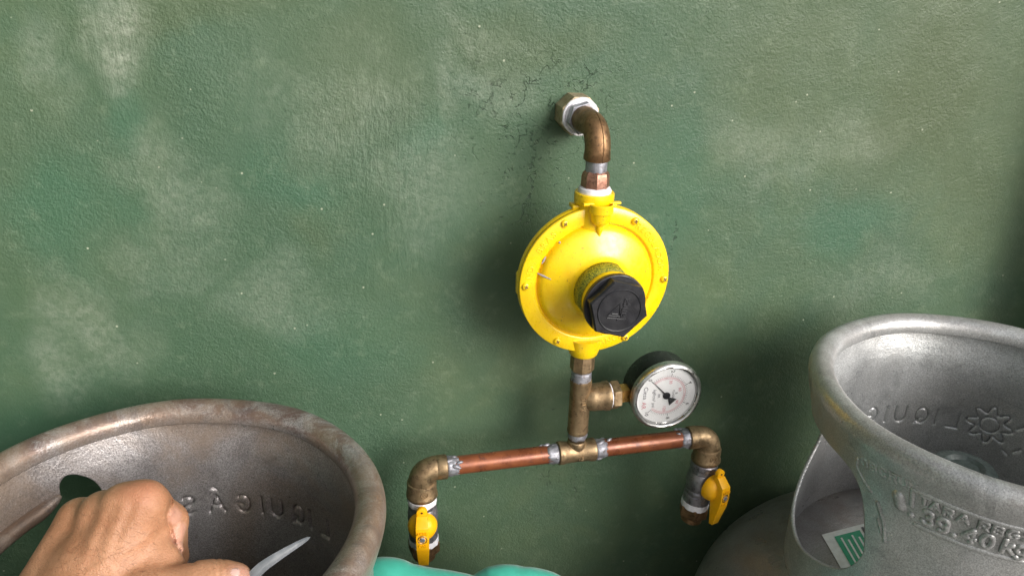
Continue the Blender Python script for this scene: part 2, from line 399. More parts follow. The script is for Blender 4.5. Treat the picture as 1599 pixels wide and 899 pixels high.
# ------------------------------------------------------------------ embossed letters (stroke skeletons on a 0..1 box)
def arc(cx, cy, rx, ry, a0, a1, n=14):
    return [(cx+rx*math.cos(R_(a0+(a1-a0)*i/n)), cy+ry*math.sin(R_(a0+(a1-a0)*i/n))) for i in range(n+1)]
G = {'L': [[(.1, 1), (.1, 0), (.85, 0)]], 'I': [[(.5, 0), (.5, 1)]], 'Q': [arc(.5, .5, .45, .5, 0, 360, 20), [(.55, .35), (.95, -.05)]],
     'U': [[(.08, 1), (.08, .4)]+arc(.5, .4, .42, .4, 180, 360)+[(.92, 1)]], 'G': [arc(.5, .5, .45, .5, 50, 350, 18)+[(.95, .45), (.55, .45)]],
     'A': [[(0, 0), (.5, 1), (1, 0)], [(.2, .33), (.8, .33)]], 'S': [arc(.5, .75, .38, .25, 40, 270)+arc(.5, .25, .38, .25, 90, -140)],
     'T': [[(0, 1), (1, 1)], [(.5, 1), (.5, 0)]], 'R': [[(.08, 0), (.08, 1), (.55, 1)]+arc(.55, .75, .33, .25, 90, -90)+[(.08, .5)], [(.5, .5), (.92, 0)]],
     'B': [[(.08, 0), (.08, 1), (.55, 1)]+arc(.55, .76, .3, .24, 90, -90)+[(.08, .52)], [(.55, .52)]+arc(.55, .26, .36, .26, 90, -90)+[(.08, 0)]],
     '3': [arc(.45, .76, .4, .24, 150, -80)+arc(.45, .27, .45, .27, 85, -150)], '9': [arc(.48, .7, .4, .3, 0, 360, 18), [(.88, .7), (.86, .35)]+arc(.48, .3, .38, .3, 0, -120)],
     '4': [[(.75, 0), (.75, 1), (.05, .3), (1, .3)]], '0': [arc(.5, .5, .4, .5, 0, 360, 20)], '.': [[(.5, .02), (.52, .06)]],
     'k': [[(.1, 0), (.1, 1)], [(.75, .65), (.12, .3)], [(.35, .43), (.85, 0)]], 'g': [arc(.45, .4, .35, .3, 0, 360, 16), [(.8, .7), (.8, 0)]+arc(.45, -.02, .35, .28, 0, -140)],
     '2': [arc(.5, .7, .42, .3, 160, -30)+[(.08, 0), (.95, 0)]], 'C': [arc(.5, .5, .45, .5, 50, 310, 16)], "'": [[(.35, 1.22), (.65, 1.42)]], 'O': [arc(.5, .5, .45, .5, 0, 360, 18)]}

def seg_dist(X, Y, pts):
    d = np.full(X.shape, 1e9)
    for (a, b) in zip(pts[:-1], pts[1:]):
        ax, ay = a; vx, vy = b[0]-ax, b[1]-ay; L = vx*vx+vy*vy+1e-12
        t = np.clip(((X-ax)*vx+(Y-ay)*vy)/L, 0, 1)
        d = np.minimum(d, np.hypot(X-ax-t*vx, Y-ay-t*vy))
    return d

RC = .1395
def poly_sd(X, Y, P):
    d = seg_dist(X, Y, P+[P[0]]); ins = np.zeros(X.shape, bool)
    for (a, b) in zip(P, P[1:]+[P[0]]):
        c = ((a[1] > Y) != (b[1] > Y)); xx = (b[0]-a[0])*(Y-a[1])/((b[1]-a[1]) if abs(b[1]-a[1]) > 1e-12 else 1e-12)+a[0]
        ins ^= c & (X < xx)
    return np.where(ins, -d, d)

def catmull(P, n=8, closed=True):
    out = []; m = len(P)
    for i in range(m if closed else m-1):
        p0, p1, p2, p3 = [np.array(P[(i+k) % m] if closed else P[min(max(i+k, 0), m-1)], float) for k in (-1, 0, 1, 2)]
        for j in range(n):
            t = j/n; out.append(tuple(.5*((2*p1)+(-p0+p2)*t+(2*p0-5*p1+4*p2-p3)*t*t+(-p0+3*p1-3*p2+p3)*t**3)))
    if not closed: out.append(tuple(P[-1]))
    return out

def collar(parent, mat, holes, strokes, fine, hbot, seed):
    """rolled-rim collar; local origin at the rim centre, h measured downwards.
    strokes: list of (polyline in (arc length, h), width, height); fine: list of (deg0, deg1, step)"""
    th = [-200.0]
    while th[-1] < 160-1e-6:
        t = th[-1]; st = 1.4
        for (a, b, s) in fine:
            for k in (-360, 0, 360):
                if a+k-1 <= t < b+k: st = min(st, s)
        th.append(min(t+st, 160.0))
    th = np.radians(np.array(th[:-1])); nt_ = len(th)
    lipc = catmull([(.1395, .052), (.1398, .044), (.1410, .034), (.1434, .024), (.1463, .014), (.1488, .005), (.1499, -.002), (.1484, -.0078), (.1450, -.0108), (.1408, -.0114), (.1364, -.0100), (.1333, -.0068), (.1322, -.0025), (.1326, .0016)], 4, False)
    hv = np.arange(hbot, .0525, -.0010); prof = [(RC, h) for h in hv]+lipc
    d_ = [prof[0]]
    for p in prof[1:]:
        q = d_[-1]; L_ = math.hypot(p[0]-q[0], p[1]-q[1]); k = max(1, int(math.ceil(L_/(.00055 if .008 < p[1] < .052 else .0016))))
        d_ += [(q[0]+(p[0]-q[0])*i/k, q[1]+(p[1]-q[1])*i/k) for i in range(1, k+1)]
    prof = d_
    pr = np.array([p[0] for p in prof]); ph = np.array([p[1] for p in prof]); m = len(prof)
    TH, RR = np.meshgrid(th, pr); _, HH = np.meshgrid(th, ph)
    S = TH*RC; E = np.zeros_like(S)
    nfl = next(i for i, p in enumerate(prof) if p[1] < .010)
    flat = (np.arange(m) < nfl)[:, None] & np.ones_like(S, bool)
    for (pl, wd, amp) in strokes:
        pa = np.array(pl); mk = flat & (S > pa[:, 0].min()-3*wd) & (S < pa[:, 0].max()+3*wd) & (HH > pa[:, 1].min()-3*wd) & (HH < pa[:, 1].max()+3*wd)
        if not mk.any(): continue
        d = seg_dist(S[mk], HH[mk], [tuple(q) for q in pa]); e = amp*np.exp(-(d/(wd*1.18))**3.2)
        cur = E[mk]; E[mk] = np.where(np.abs(e) > np.abs(cur), e, cur)
    SD = np.full_like(S, 1.0); gx = np.zeros_like(S); gy = np.zeros_like(S)
    for P in holes:
        for k in (-2*math.pi*RC, 0, 2*math.pi*RC):
            Pk = [(a+k, b) for a, b in P]
            mn, mx = min(a for a, b in Pk)-.01, max(a for a, b in Pk)+.01
            mk = (S > mn) & (S < mx) & (HH > .015) & (HH < hbot+.01)
            if not mk.any(): continue
            s = poly_sd(S[mk], HH[mk], Pk); e = 2e-4
            dx = (poly_sd(S[mk]+e, HH[mk], Pk)-s)/e; dy = (poly_sd(S[mk], HH[mk]+e, Pk)-s)/e
            cur = SD[mk]; b = s < cur; cur[b] = s[b]; SD[mk] = cur
            q = gx[mk]; q[b] = dx[b]; gx[mk] = q; q = gy[mk]; q[b] = dy[b]; gy[mk] = q
    snap = np.abs(SD) < .00056
    S2 = np.where(snap, S-SD*gx, S); H2 = np.where(snap, HH-SD*gy, HH)
    inside = (SD < 0) & ~snap
    TH2 = S2/RC
    wobr = .0006*np.sin(3*TH2+seed)+.0004*np.sin(7*TH2+2*seed)
    wobz = .0007*np.sin(2*TH2+seed*1.7)+.0003*np.sin(9*TH2)
    rr = RR+E+wobr*np.clip(1-HH/.1, 0, 1)
    X = rr*np.cos(TH2); Y = rr*np.sin(TH2); Z = -H2+wobz*np.clip(1-HH/.1, 0, 1)
    V = np.stack([X, Y, Z], -1).reshape(-1, 3)
    i = np.arange(m-1)[:, None]; j = np.arange(nt_)[None, :]; j2 = (j+1) % nt_
    q = np.stack([i*nt_+j, i*nt_+j2, (i+1)*nt_+j2, (i+1)*nt_+j], -1).reshape(-1, 4)
    ins = inside.reshape(-1); keep = ~ins[q].any(1)
    allsnap = (snap.reshape(-1)[q].all(1)); q = q[keep & ~allsnap]
    used = np.unique(q); rm = -np.ones(len(V), int); rm[used] = np.arange(len(used))
    me = bpy.data.meshes.new('collar'); me.from_pydata(V[used].tolist(), [], rm[q].tolist()); me.shade_smooth()
    me.materials.append(mat)
    o = bpy.data.objects.new('collar', me); col.objects.link(o); o.parent = parent
    md = o.modifiers.new('thickness', 'SOLIDIFY'); md.thickness = .0034; md.offset = 0; md.use_even_offset = False
    return o

def letter(ch, s0, h0, wd, ht, slant=0.0):
    """text box lower left corner (arc length s0, h0 downward)"""
    return [[(s0+x*wd+y*ht*slant, h0-y*ht) for x, y in pl] for pl in G[ch]]

def cylinder(name, label, c, mat, matd, holes, strokes, fine, seed):
    t = thing(name, label, 'gas cylinder', (c[0], c[1], 0.0), 'gas cylinders against the wall')
    rim = bpy.data.objects.new('tmp', None)
    ztop = c[2]
    co_ = collar(t, mat, holes, strokes, fine, .190, seed); co_.location = (0, 0, ztop)
    # tank
    Rb, dt, hb = .222, ztop-.160, .13
    prof = [(.0, dt)]+[(Rb*math.sin(a), dt-hb+hb*math.cos(a)) for a in np.radians(np.arange(4, 91, 4))]
    prof += [(Rb, dt-hb-.02), (Rb, dt-hb-.40), (Rb+.0012, dt-hb-.405), (Rb+.0012, dt-hb-.425), (Rb, dt-hb-.43), (Rb, .20), (Rb*.97, .13), (Rb*.84, .085), (.6*Rb, .07)]
    m_ = MB(); lathe(m_, (c[0], c[1], 0), (0, 0, 1), prof, 128); tk = obj('tank_body', m_, matd, t, 40)
    m_ = MB(); lathe(m_, (c[0], c[1], 0.002), (0, 0, 1), [(.175, .0), (.180, 0), (.180, .12), (.175, .12)], 96, caps=False); obj('foot_ring', m_, matd, t)
    return t, dt

def arcs(points): return [(R_(a)*RC, h) for a, h in points]
# left cylinder: rim centre from the photograph's perspective
cL = (-.1236, .459, ZC-.3598); cR = (.5278, .4507, ZC-.3342)
holeL = catmull(arcs([(112, .120), (113.5, .085), (116.2, .060), (118.6, .042), (122.2, .0325), (126, .0285), (128.6, .033), (130, .043), (137, .0465), (150, .0500), (170, .055), (188, .065), (196, .09), (192, .118), (172, .135), (145, .140), (120, .137)]), 6)
stL = []
for ch, a in zip("LIQUIGAS", (39.0, 45.9, 51.5, 60.5, 66.2, 73.0, 82.4, 91.9)):
    wd = .0125 if ch != 'I' else .004
    for pl in letter(ch, R_(a)*RC-wd/2, .0965, wd, .0175): stL.append((pl, .0015, .0026))
for pl in letter("'", R_(82.4)*RC-.006, .0965, .012, .0175): stL.append((pl, .0018, .0026))
tL, dL = cylinder('gas_cylinder', 'mauve grey gas cylinder with rust stained rolled collar at the left, hand reaching into it', cL, M_cylL, M_tank, [holeL],
                  stL, [(33, 98, .42), (108, 200, .42)], 1.0)
m_ = MB(); pts = []; rad = []
for a in np.linspace(129.5, 190, 40):
    k = min(1, (a-129.5)/7); pts.append((cL[0]+(RC-.0035)*math.cos(R_(a)), cL[1]+(RC-.0035)*math.sin(R_(a)), cL[2]-(.0395+.004*k+(a-129.5)*.00020))); rad.append(.0015+.0045*math.sqrt(k))
tube(m_, pts, rad, 20); gp = obj('grip_roll', m_, M_cylL, tL)

holeR = catmull(arcs([(118.5, .092), (119.7, .1067), (128.4, .126), (143, .146), (162, .1515), (176, .143), (189.4, .1254), (195.4, .102), (195.2, .0833), (191.5, .0529), (187.0, .0375), (181.6, .0315), (173, .0310), (162, .0325), (148, .036), (133, .048), (122, .070)]), 6)
stR = []
def addt(ch, a, h, wd, ht, w_, e_, sl=0.0):
    for pl in letter(ch, R_(a)*RC-wd/2, h, wd, ht, sl): stR.append((pl, w_, e_))
for ch, a in zip("LIQUIG", (56.0, 62.5, 68.2, 77.0, 83.3, 89.8)):
    addt(ch, a, .1055, .0130 if ch != 'I' else .004, .0172, .0011, .0022)
# flower-like sun emblem
ec = (R_(42.8)*RC, .0925); em = []
for i in range(97):
    a = 2*math.pi*i/96; rr_ = .0165+.0042*math.cos(8*a); em.append((ec[0]+rr_*math.cos(a), ec[1]+rr_*math.sin(a)))
stR.append((em, .0011, .0017)); stR.append(([(ec[0]+.0085*math.cos(a), ec[1]+.0085*math.sin(a)) for a in np.linspace(0, 2*math.pi, 33)], .0011, .0018))
for (a, h, b, h2) in ((31, .083, 33, .088), (30, .108, 32, .113), (34, .118, 36, .115), (28, .098, 27, .106)): stR.append((arcs([(a, h), (b, h2)]), .0013, .0015))
# tare plate on the outside
for ch, a, h in (('T', -150.3, .0243), ('A', -147.3, .0248), ('R', -143.9, .0250), ('A', -140.2, .0250), ('R', -135.2, .0249), ('B', -132.0, .0247), ('G', -128.6, .0245), ('2', -124.9, .0240)):
    addt(ch, a, h, .0060, .0078, .00052, .0015)
for ch, a, h in (('3', -148.6, .0395), ('9', -144.5, .0398), ('4', -137.8, .0392), ('0', -133.4, .0388), ('k', -128.2, .0380), ('g', -125.2, .0372)):
    addt(ch, a, h+.0012, .0076, .0118, .00066, .0019)
addt('.', -141.4, .0402, .003, .004, .0010, .0018); addt('.', -153.2, .0400, .003, .004, .0013, .0018)
stR.append((arcs([(-153.5, .0315), (-153.8, .0155), (-150, .0148), (-140, .0146), (-118, .0142)]), .0009, .0012))
stR.append((arcs([(-151.5, .0460), (-140, .0455), (-124, .0445)]), .0008, .0009))
stR.append((arcs([(-157.6, .0285), (-157.0, .0345), (-156.6, .0365)]), .0026, .0030)); stR.append((arcs([(-121.5, .0352), (-120.0, .036)]), .0030, .0034))
for i, (ch, a) in enumerate(zip('OBCROB', (-169.5, -166.2, -163.0, -159.8, -156.8, -153.8))): addt(ch, a, .0205-.0010*i, .0062, .0075, .0007, .0004)
stR.append((arcs([(-172, .018), (-172.6, .026), (-170, .034), (-166.5, .040)]), .0009, .0008))
stR.append((arcs([(-163.5, .046), (-160, .060), (-158.5, .074)]), .0008, .0009)); stR.append((arcs([(-162, .060), (-160, .068)]), .0008, .0008))
tR, dR = cylinder('gas_cylinder', 'silver grey gas cylinder with raised tare lettering, standing in the right corner', cR, M_cylR, M_tank, [holeR],
                  stR, [(24, 94, .42), (112, 198, .42), (-175, -112, .24)], 2.4)

def dome_hit(u, v, c, dt, lift=0.0):
    ray = f_ + (u-W/2)/F*r_ - (v-H/2)/F*u_
    s = np.array([.222+lift, .222+lift, .13+lift]); o = (CAMP-np.array([c[0], c[1], dt-.13]))/s; d = ray/s
    A = d@d; B = 2*(o@d); C_ = o@o-1; D = max(B*B-4*A*C_, 0)
    return CAMP+ray*((-B-math.sqrt(D))/2/A)
def label_patch(p00, p10, p01, lift, n=6):
    m_ = MB(); vs = []; vb = []
    for j in range(n+1):
        for i in range(n+1):
            u = p00[0]+(p10[0]-p00[0])*i/n+(p01[0]-p00[0])*j/n; v = p00[1]+(p10[1]-p00[1])*i/n+(p01[1]-p00[1])*j/n
            vs.append(dome_hit(u, v, cR, dR, lift)); vb.append(dome_hit(u, v, cR, dR, lift-.0003))
    fs = []
    for j in range(n):
        for i in range(n):
            a = j*(n+1)+i; fs.append((a, a+1, a+n+2, a+n+1)); b = a+(n+1)**2; fs.append((b, b+n+1, b+n+2, b+1))
    m_.add(vs+vb, fs); return m_
O = (1283, 834)
def lp(a, b): return (O[0]+92*a+46*b, O[1]-24*a+80*b)
lab = obj('label', label_patch(lp(0, 0), lp(1.15, 0), lp(0, .95), .0010), M_labw, tR, recalc=False)
obj('green_panel', label_patch(lp(.17, .09), lp(.60, .09), lp(.17, .8), .0016), M_labg, lab, recalc=False)
m_ = MB()
for k in range(4):
    q = label_patch(lp(.25+.09*k, .14+.06*(k % 2)), lp(.28+.09*k, .14+.06*(k % 2)), lp(.25+.09*k, .70), .0021, 3); m_.add(q.v, q.f)
obj('white_lettering', m_, M_labw, lab, recalc=False)
m_ = MB()
for k in range(9):
    a0 = .64+.10*(k//5); b0 = .05+.16*(k % 5)
    q = label_patch(lp(a0, b0), lp(a0+.04, b0), lp(a0, b0+.11), .0017, 2); m_.add(q.v, q.f)
obj('black_lettering', m_, M_ink, lab, recalc=False)

# valves inside the collars: brass body, outlet and hand wheel
def cyl_valve(parent, c, dt, hx, hy, hz, cap):
    m_ = MB(); P = (c[0], c[1], dt-.004)
    lathe(m_, P, (0, 0, 1), [(.021, 0), (.021, .012), (.016, .014), (.0145, .05), (.012, .056), (.012, .072)], 32)
    lathe(m_, (c[0], c[1], dt+.034), (math.cos(.6), math.sin(.6), 0), rb(.0115, 0, .035), 24); v_ = obj('valve_body', m_, M_brass, parent)
    m_ = MB(); lathe(m_, (hx, hy, hz), (0, 0, 1), [(.004, 0), (.020, 0), (.026, .003), (.0275, .008), (.025, .012), (.016, .014), (.013, .011), (.004, .011)], 48)
    ob = obj('hand_wheel', m_, cap, parent)
    m_ = MB()
    for k in range(40):
        a = 2*math.pi*k/40; P0 = Vector((hx, hy, hz+.0125)); d = Vector((math.cos(a), math.sin(a), 0))
        tube(m_, [P0+d*.0185, P0+d*.0245-Vector((0, 0, .0006))], .0007, 6)
    obj('raised_ridge', m_, cap, ob)
cyl_valve(tL, cL, dL, cL[0], cL[1], dL+.06, M_blk)
cyl_valve(tR, cR, dR, cR[0]-.008, cR[1]+.010, dR+.080, M_mint)
print('valve R px', )

# ------------------------------------------------------------------ wall outlet
YP = .61; XP = .2213
def zz(v, u=915, Y=YP): return pt(u, v, Y)[2]
ze = pt(899, 184, .655)[2]
wo_ = thing('wall_outlet', 'tarnished bronze elbow coming out of the green wall above the yellow regulator', 'pipe fitting', (XP, .68, ze))
m_ = MB(); lathe(m_, (XP, .68, ze), (0, -1, 0), rb(.0180, -.01, .021, .0012), 8, rot=.35); obj('octagonal_bush', m_, M_nut, wo_, 20)
m_ = MB(); lathe(m_, (XP, .6588, ze), (0, -1, 0), [(.0135, 0), (.0150, .0012), (.0160, .0012), (.0165, 0)], 40, wob=.01); obj('seal_ring', m_, M_ptfe, wo_)
m_ = MB(); lathe(m_, (XP, .6588, ze), (0, -1, 0), rb(.0138, -.002, .0022, .0006), 40, wob=.006); obj('thread_tape', m_, M_ptfe, wo_)
m_ = MB(); lathe(m_, (XP, .6565, ze), (0, -1, 0), rb(.0142, -.001, .0075, .0010), 6, rot=.25); obj('hex_nut', m_, M_sold, wo_, 20)
m_ = MB(); rb_e = .017; pts = [(XP, .650, ze), (XP, YP+rb_e, ze)]
rd = [.0112, .0112]
for i in range(1, 15):
    a = i/14*math.pi/2; pts.append((XP, YP+rb_e-rb_e*math.sin(a), ze-rb_e+rb_e*math.cos(a))); rd.append(.0106)
zb = zz(250, 932); pts += [(XP, YP, zb+.001), (XP, YP, zb)]; rd += [.0112, .0104]; rd[1] = .0108
tube(m_, pts, rd, 32); el = obj('elbow', m_, M_bronze, wo_, 50)
m_ = MB(); sm = []
for p_, q_ in zip(pts[2:], rd[2:]):
    v_ = Vector(p_)
    cc = Vector((XP, YP+rb_e, ze-rb_e)); d_ = (v_-cc); d_.x = 0; d_ = d_.normalized() if v_.z > ze-rb_e+1e-4 else Vector((0, -1, 0))
    sm.append(v_+d_*(q_-.0001)+Vector((.0016, 0, 0)))
tube(m_, sm, .0005, 8); obj('casting_seam', m_, M_bronze, el)
m_ = MB(); lathe(m_, (XP, YP, zz(248, 932)), (0, 0, -1), rb(.0090, 0, .011, .0008), 32, wob=.02, seed=2); obj('nipple', m_, M_sold, wo_)
za, zc_ = zz(266, 930), zz(292, 928)
m_ = MB(); lathe(m_, (XP, YP, za), (0, 0, -1), [(.0092, 0), (.0108, .0015), (.0117, .004), (.0120, za-zc_-.001), (.0110, za-zc_)], 8, rot=.2); obj('hex_coupling', m_, M_cuhex, wo_, 18)
m_ = MB(); lathe(m_, (XP, YP, zc_+.0008), (0, 0, -1), [(.0112, 0), (.0132, .001), (.0139, .003), (.0138, .0055), (.0126, .0085)], 40, wob=.012, seed=4); obj('thread_tape', m_, M_ptfe, wo_)

# ------------------------------------------------------------------ regulator
zt_, zbm = zz(299, 926), zz(545, 908)
RCx, RCz = .2245, pt(926, 437, .602)[2]-.0012; YF = .600           # face of the flange
rg = thing('gas_regulator', 'round bright yellow gas regulator with a black hexagonal cap', 'regulator', (RCx, YF, RCz))
FRD = .0676; ax = (0, -1, 0)
m_ = MB()
lathe(m_, (RCx, YF+.0085, RCz), ax, [(.035, -.022), (.048, -.018), (.056, -.006), (.0585, -.003), (FRD-.001, -.003), (FRD, -.002), (FRD, .0022), (FRD-.0004, .0030), (.04, .003)], 96)
obj('rear_housing', m_, M_yel, rg)
m_ = MB(); lathe(m_, (RCx, YF+.0055, RCz), ax, [(.05, 0), (FRD-.0012, 0), (FRD-.0009, .0014), (.05, .0014)], 96); obj('diaphragm_edge', m_, M_bronze, rg)
m_ = MB()
lathe(m_, (RCx, YF+.0040, RCz), ax, [(.05, 0), (FRD-.0005, 0), (FRD, .0006), (FRD, .0034), (FRD-.0006, .0040), (.0545, .0040), (.0535, .0036), (.0528, .0016), (.0520, .0016), (.0512, .0042), (.0500, .0066),
      (.0475, .0086), (.0430, .0108), (.038, .0130), (.0330, .0152), (.0290, .0172), (.0262, .0195), (.0250, .0225), (.0246, .0300), (.0243, .0490), (.0232, .0495), (.010, .0495)], 128)
bn = obj('bonnet', m_, M_yel, rg, 50)
# ports
m_ = MB(); lathe(m_, (XP, YP, zt_), (0, 0, -1), [(.0118, 0), (.0160, 0), (.0166, .0006), (.0168, .0025), (.0168, .0085), (.0162, .0095), (.0148, .0105), (.0146, .030), (.016, .036)], 48)
box(m_, (XP, YP+.002, zt_-.0122), (.039, .012, .0035), .0012); obj('inlet_port', m_, M_yel, rg)
m_ = MB(); lathe(m_, (XP, YP, zbm-.004), (0, 0, 1), [(.0095, 0), (.0122, 0), (.0132, .0012), (.0150, .008), (.017, .018)], 48); obj('outlet_port', m_, M_yel, rg)
# vent
vp = pt(941, 322, YF-.008)
m_ = MB(); lathe(m_, (vp[0], YF-.005, vp[2]+.0015), (0, 0, -1), [(.0070, .0045), (.0090, .0035), (.0090, .0005), (.0096, 0), (.0102, .0006), (.0102, .0075), (.0090, .0082), (.0085, .0105), (.0080, .0145), (.0074, .0165), (.0034, .0192), (.0031, .022), (.0012, .0285), (.0003, .0290)], 40)
vn = obj('vent', m_, M_yel, rg, 40)
m_ = MB()
box(m_, (vp[0]-.0095, YF-.004, vp[2]+.001), (.012, .004, .0022), .0008); box(m_, (vp[0]+.0125, YF-.003, vp[2]+.0008), (.010, .004, .0022), .0008); obj('vent_clip', m_, M_yel, vn)
# side lug
lg = pt(812, 436, YF+.012)
m_ = MB(); prism(m_, [(-.003, -.012), (.006, -.013), (.006, .010), (.000, .010), (-.003, .006)], 0, .006, Matrix.Translation((lg[0]-.0005, YF+.008, lg[2])), .001); obj('side_lug', m_, M_yel, rg)
# screws
def screw_mb():
    m_ = MB(); lathe(m_, (0, 0, 0), (0, -1, 0), [(.0034, 0), (.0034, .0010), (.0030, .0018), (.0022, .0023), (.0010, .0025)], 20)
    return m_
sm_ = None
spx = [(882, 349), (992, 345), (1037, 435), (976, 526), (870, 532), (821, 447)]
for i, (a, b) in enumerate(spx):
    p_ = pt(a, b, YF); loc = (p_[0], YF, p_[2])
    if sm_ is None:
        q_ = screw_mb(); q_.v = [(x+loc[0], y+loc[1], z+loc[2]) for x, y, z in q_.v]; s_ = obj('screw', q_, M_yel, rg, 40, loc=loc); sm_ = s_
        k_ = MB(); 
        for a_ in (.6, 2.17):
            q2 = MB(); box(q2, (0, -.0025, 0), (.0034, .0006, .0009)); q2.tf(Matrix.Rotation(a_, 4, 'Y')); k_.add(q2.v, q2.f)
        k_.v = [(x+loc[0], y+loc[1], z+loc[2]) for x, y, z in k_.v]; sx_ = obj('cross_slot', k_, M_bronze, s_, loc=loc)
    else:
        s_ = sm_.copy(); col.objects.link(s_); s_.parent = rg; s_.location = Vector(loc)-wloc(rg); s_.rotation_euler.y = i*.9
        x_ = sx_.copy(); col.objects.link(x_); x_.parent = s_; x_.location = (0, 0, 0)
# ring lettering
def ring_text(s, a_mid, rad, size, flip=False, step=None):
    """letters round the flange; a_mid: angle (deg, ccw from +x seen from the front)"""
    out = MB(); n_ = len(s); st = step or math.degrees(size*.80/rad)
    for i, ch in enumerate(s):
        if ch == ' ': continue
        k = i-(n_-1)/2; a = a_mid+(k*st if flip else -k*st)
        q = text_mb(ch, size, .00022, .0001)
        rot_ = R_(a-90) if not flip else R_(a+90)
        mt = Matrix.Translation((RCx+rad*math.cos(R_(a)), YF-.0001, RCz+rad*math.sin(R_(a)))) @ Matrix.Rotation(-rot_, 4, 'Y') @ Matrix.Rotation(math.pi/2, 4, 'X')
        q.tf(mt); out.add(q.v, q.f)
    return out
m_ = ring_text('IND. BRAS.', 151, .0600, .0074); q = ring_text('REGULADOR', 32, .0600, .0074); m_.add(q.v, q.f)
q = ring_text('ALIANCA', -80, .0600, .0074, True); m_.add(q.v, q.f); obj('raised_lettering', m_, M_yel, bn)
# paint chips
m_ = MB()
for (a, b, c_, d_) in ((856, 406, 850, 417), (843, 432, 861, 437), (879, 382, 877, 385)):
    A_, B_ = [pt(*q, YF-.008) for q in ((a, b), (c_, d_))]
    for A2 in (A_, B_):
        rr2 = math.hypot(A2[0]-RCx, A2[2]-RCz); A2[1] = YF+.0040-np.interp(rr2, [.0330, .038, .0430, .0475, .0500, .0512], [.0152, .0130, .0108, .0085, .0066, .0042])-.0001
    tube(m_, [A_, (A_+B_)/2, B_], [.0004, .0010, .0004], 8)
obj('paint_chip', m_, M_chip, bn)
# green tape round the upper left of the neck
m_ = MB(); vs = []; fs = []; na = 30
for i in range(na+1):
    a = R_(62+(205-62)*i/na)
    for (r__, y__) in ((.0252, .0222), (.0249, .0260), (.0246, .0400)):
        vs.append((RCx+(r__+.0002)*math.cos(a), YF+.004-y__, RCz+(r__+.0002)*math.sin(a)))
for i in range(na):
    for j in range(2): a = i*3+j; fs.append((a, a+1, a+4, a+3))
m_.add(vs, fs); o_ = obj('green_tape', m_, M_green, rg, recalc=False); md = o_.modifiers.new('thickness', 'SOLIDIFY'); md.thickness = .0003; md.offset = 0
# cap
YC = YF-.0440
m_ = MB(); lathe(m_, (RCx, YC, RCz), ax, rb(.0264, 0, .0050, .0008), 72); lathe(m_, (RCx, YC-.0040, RCz), ax, [(.0258, 0), (.0258, .0092), (.0246, .0108), (.0100, .0108)], 6, rot=.76)
cp = obj('cap', m_, M_blk, rg, 20)
YH = YC-.0040-.0108
m_ = MB(); lathe(m_, (RCx, YH, RCz), ax, [(.0172, -.0003), (.0176, .0005), (.0182, .0007), (.0186, .0004), (.0188, -.0003)], 64, caps=False); obj('cap_ring', m_, M_blk, cp, 50)
m_ = MB()
def captext(s, size, dx, dz, rotd):
    q = text_mb(s, size, .00035, .00015, .0002); q.tf(Matrix.Translation((RCx+dx, YH-.0002, RCz+dz)) @ Matrix.Rotation(R_(-rotd), 4, 'Y') @ Matrix.Rotation(math.pi/2, 4, 'X')); m_.add(q.v, q.f)
captext('liança', .0090, .0035, .0005, 80)
for P3 in ([(-.0095, -.0035), (.0005, -.0050), (.0000, .0060), (-.0095, -.0035)], [(-.0065, -.0022), (-.0012, -.0030)], [(-.010, -.0058), (.0055, -.0078)]):
    tube(m_, [(RCx+a, YH-.0001, RCz+b) for a, b in P3], .00055, 8)
obj('raised_lettering', m_, M_blk, cp)

# ------------------------------------------------------------------ pipework below the regulator
zm = pt(890, 705, YP)[2]
XA, XB = .0722, .3610
pm = thing('pipe_manifold', 'copper and brass pipe tee joining both yellow valves beneath the regulator', 'pipework', (XP, YP, zm))
def vpart(name, mat, prof, z, n=40, rot=0., wob=0., seed=0, ang=32, par=None):
    m_ = MB(); lathe(m_, (XP, YP, z), (0, 0, -1), prof, n, rot, wob, seed); return obj(name, m_, mat, par or pm, ang)
def L(v0, v1, u=905): return zz(v0, u)-zz(v1, u)
z0 = zz(554); vpart('hex_nipple', M_brass, [(.0095, -.008), (.0108, -.004), (.0112, .002), (.0112, L(556, 576)), (.0092, L(556, 579))], z0, 8, .3, ang=18)
vpart('solder_joint', M_sold, [(.0085, 0), (.0094, .0015), (.0090, .004), (.0096, .006), (.0088, L(578, 594))], zz(578), 28, wob=.045, seed=8, ang=70)
zt1 = zz(591); ze1 = zz(672); zbr = pt(930, 619, YP)[2]
m_ = MB(); lathe(m_, (XP, YP, zt1), (0, 0, -1), [(.0092, 0), (.0101, .0006), (.0102, .004), (.0098, .008), (.0098, zt1-ze1-.004), (.0102, zt1-ze1-.002), (.0094, zt1-ze1)], 48, wob=.004)
lathe(m_, (XP+.002, YP, zbr), (1, 0, 0), [(.0085, 0), (.0122, .0055), (.0130, .010), (.0133, .0205), (.0139, .0215), (.0140, .0255), (.0130, .0262), (.008, .0262)], 48, wob=.003)
t1 = obj('tee', m_, M_brass, pm, 40)
q = text_mb('TUPY', .0062, .0003, .0002, .0001); q.tf(Matrix.Translation((XP+.0005, YP-.0099, zbr-.002)) @ Matrix.Rotation(R_(90), 4, 'Y') @ Matrix.Rotation(math.pi/2, 4, 'X')); obj('raised_lettering', q, M_brass, t1)
m_ = MB(); lathe(m_, (XP+.0270, YP, zbr), (1, 0, 0), rb(.0122, 0, .0025, .0006), 36, wob=.02, seed=5); obj('thread_tape', m_, M_ptfe, pm)
m_ = MB(); lathe(m_, (XP+.0295, YP, zbr), (1, 0, 0), rb(.0138, 0, .0085, .0012), 6, rot=.3); obj('hex_bushing', m_, M_brass, pm, 18)
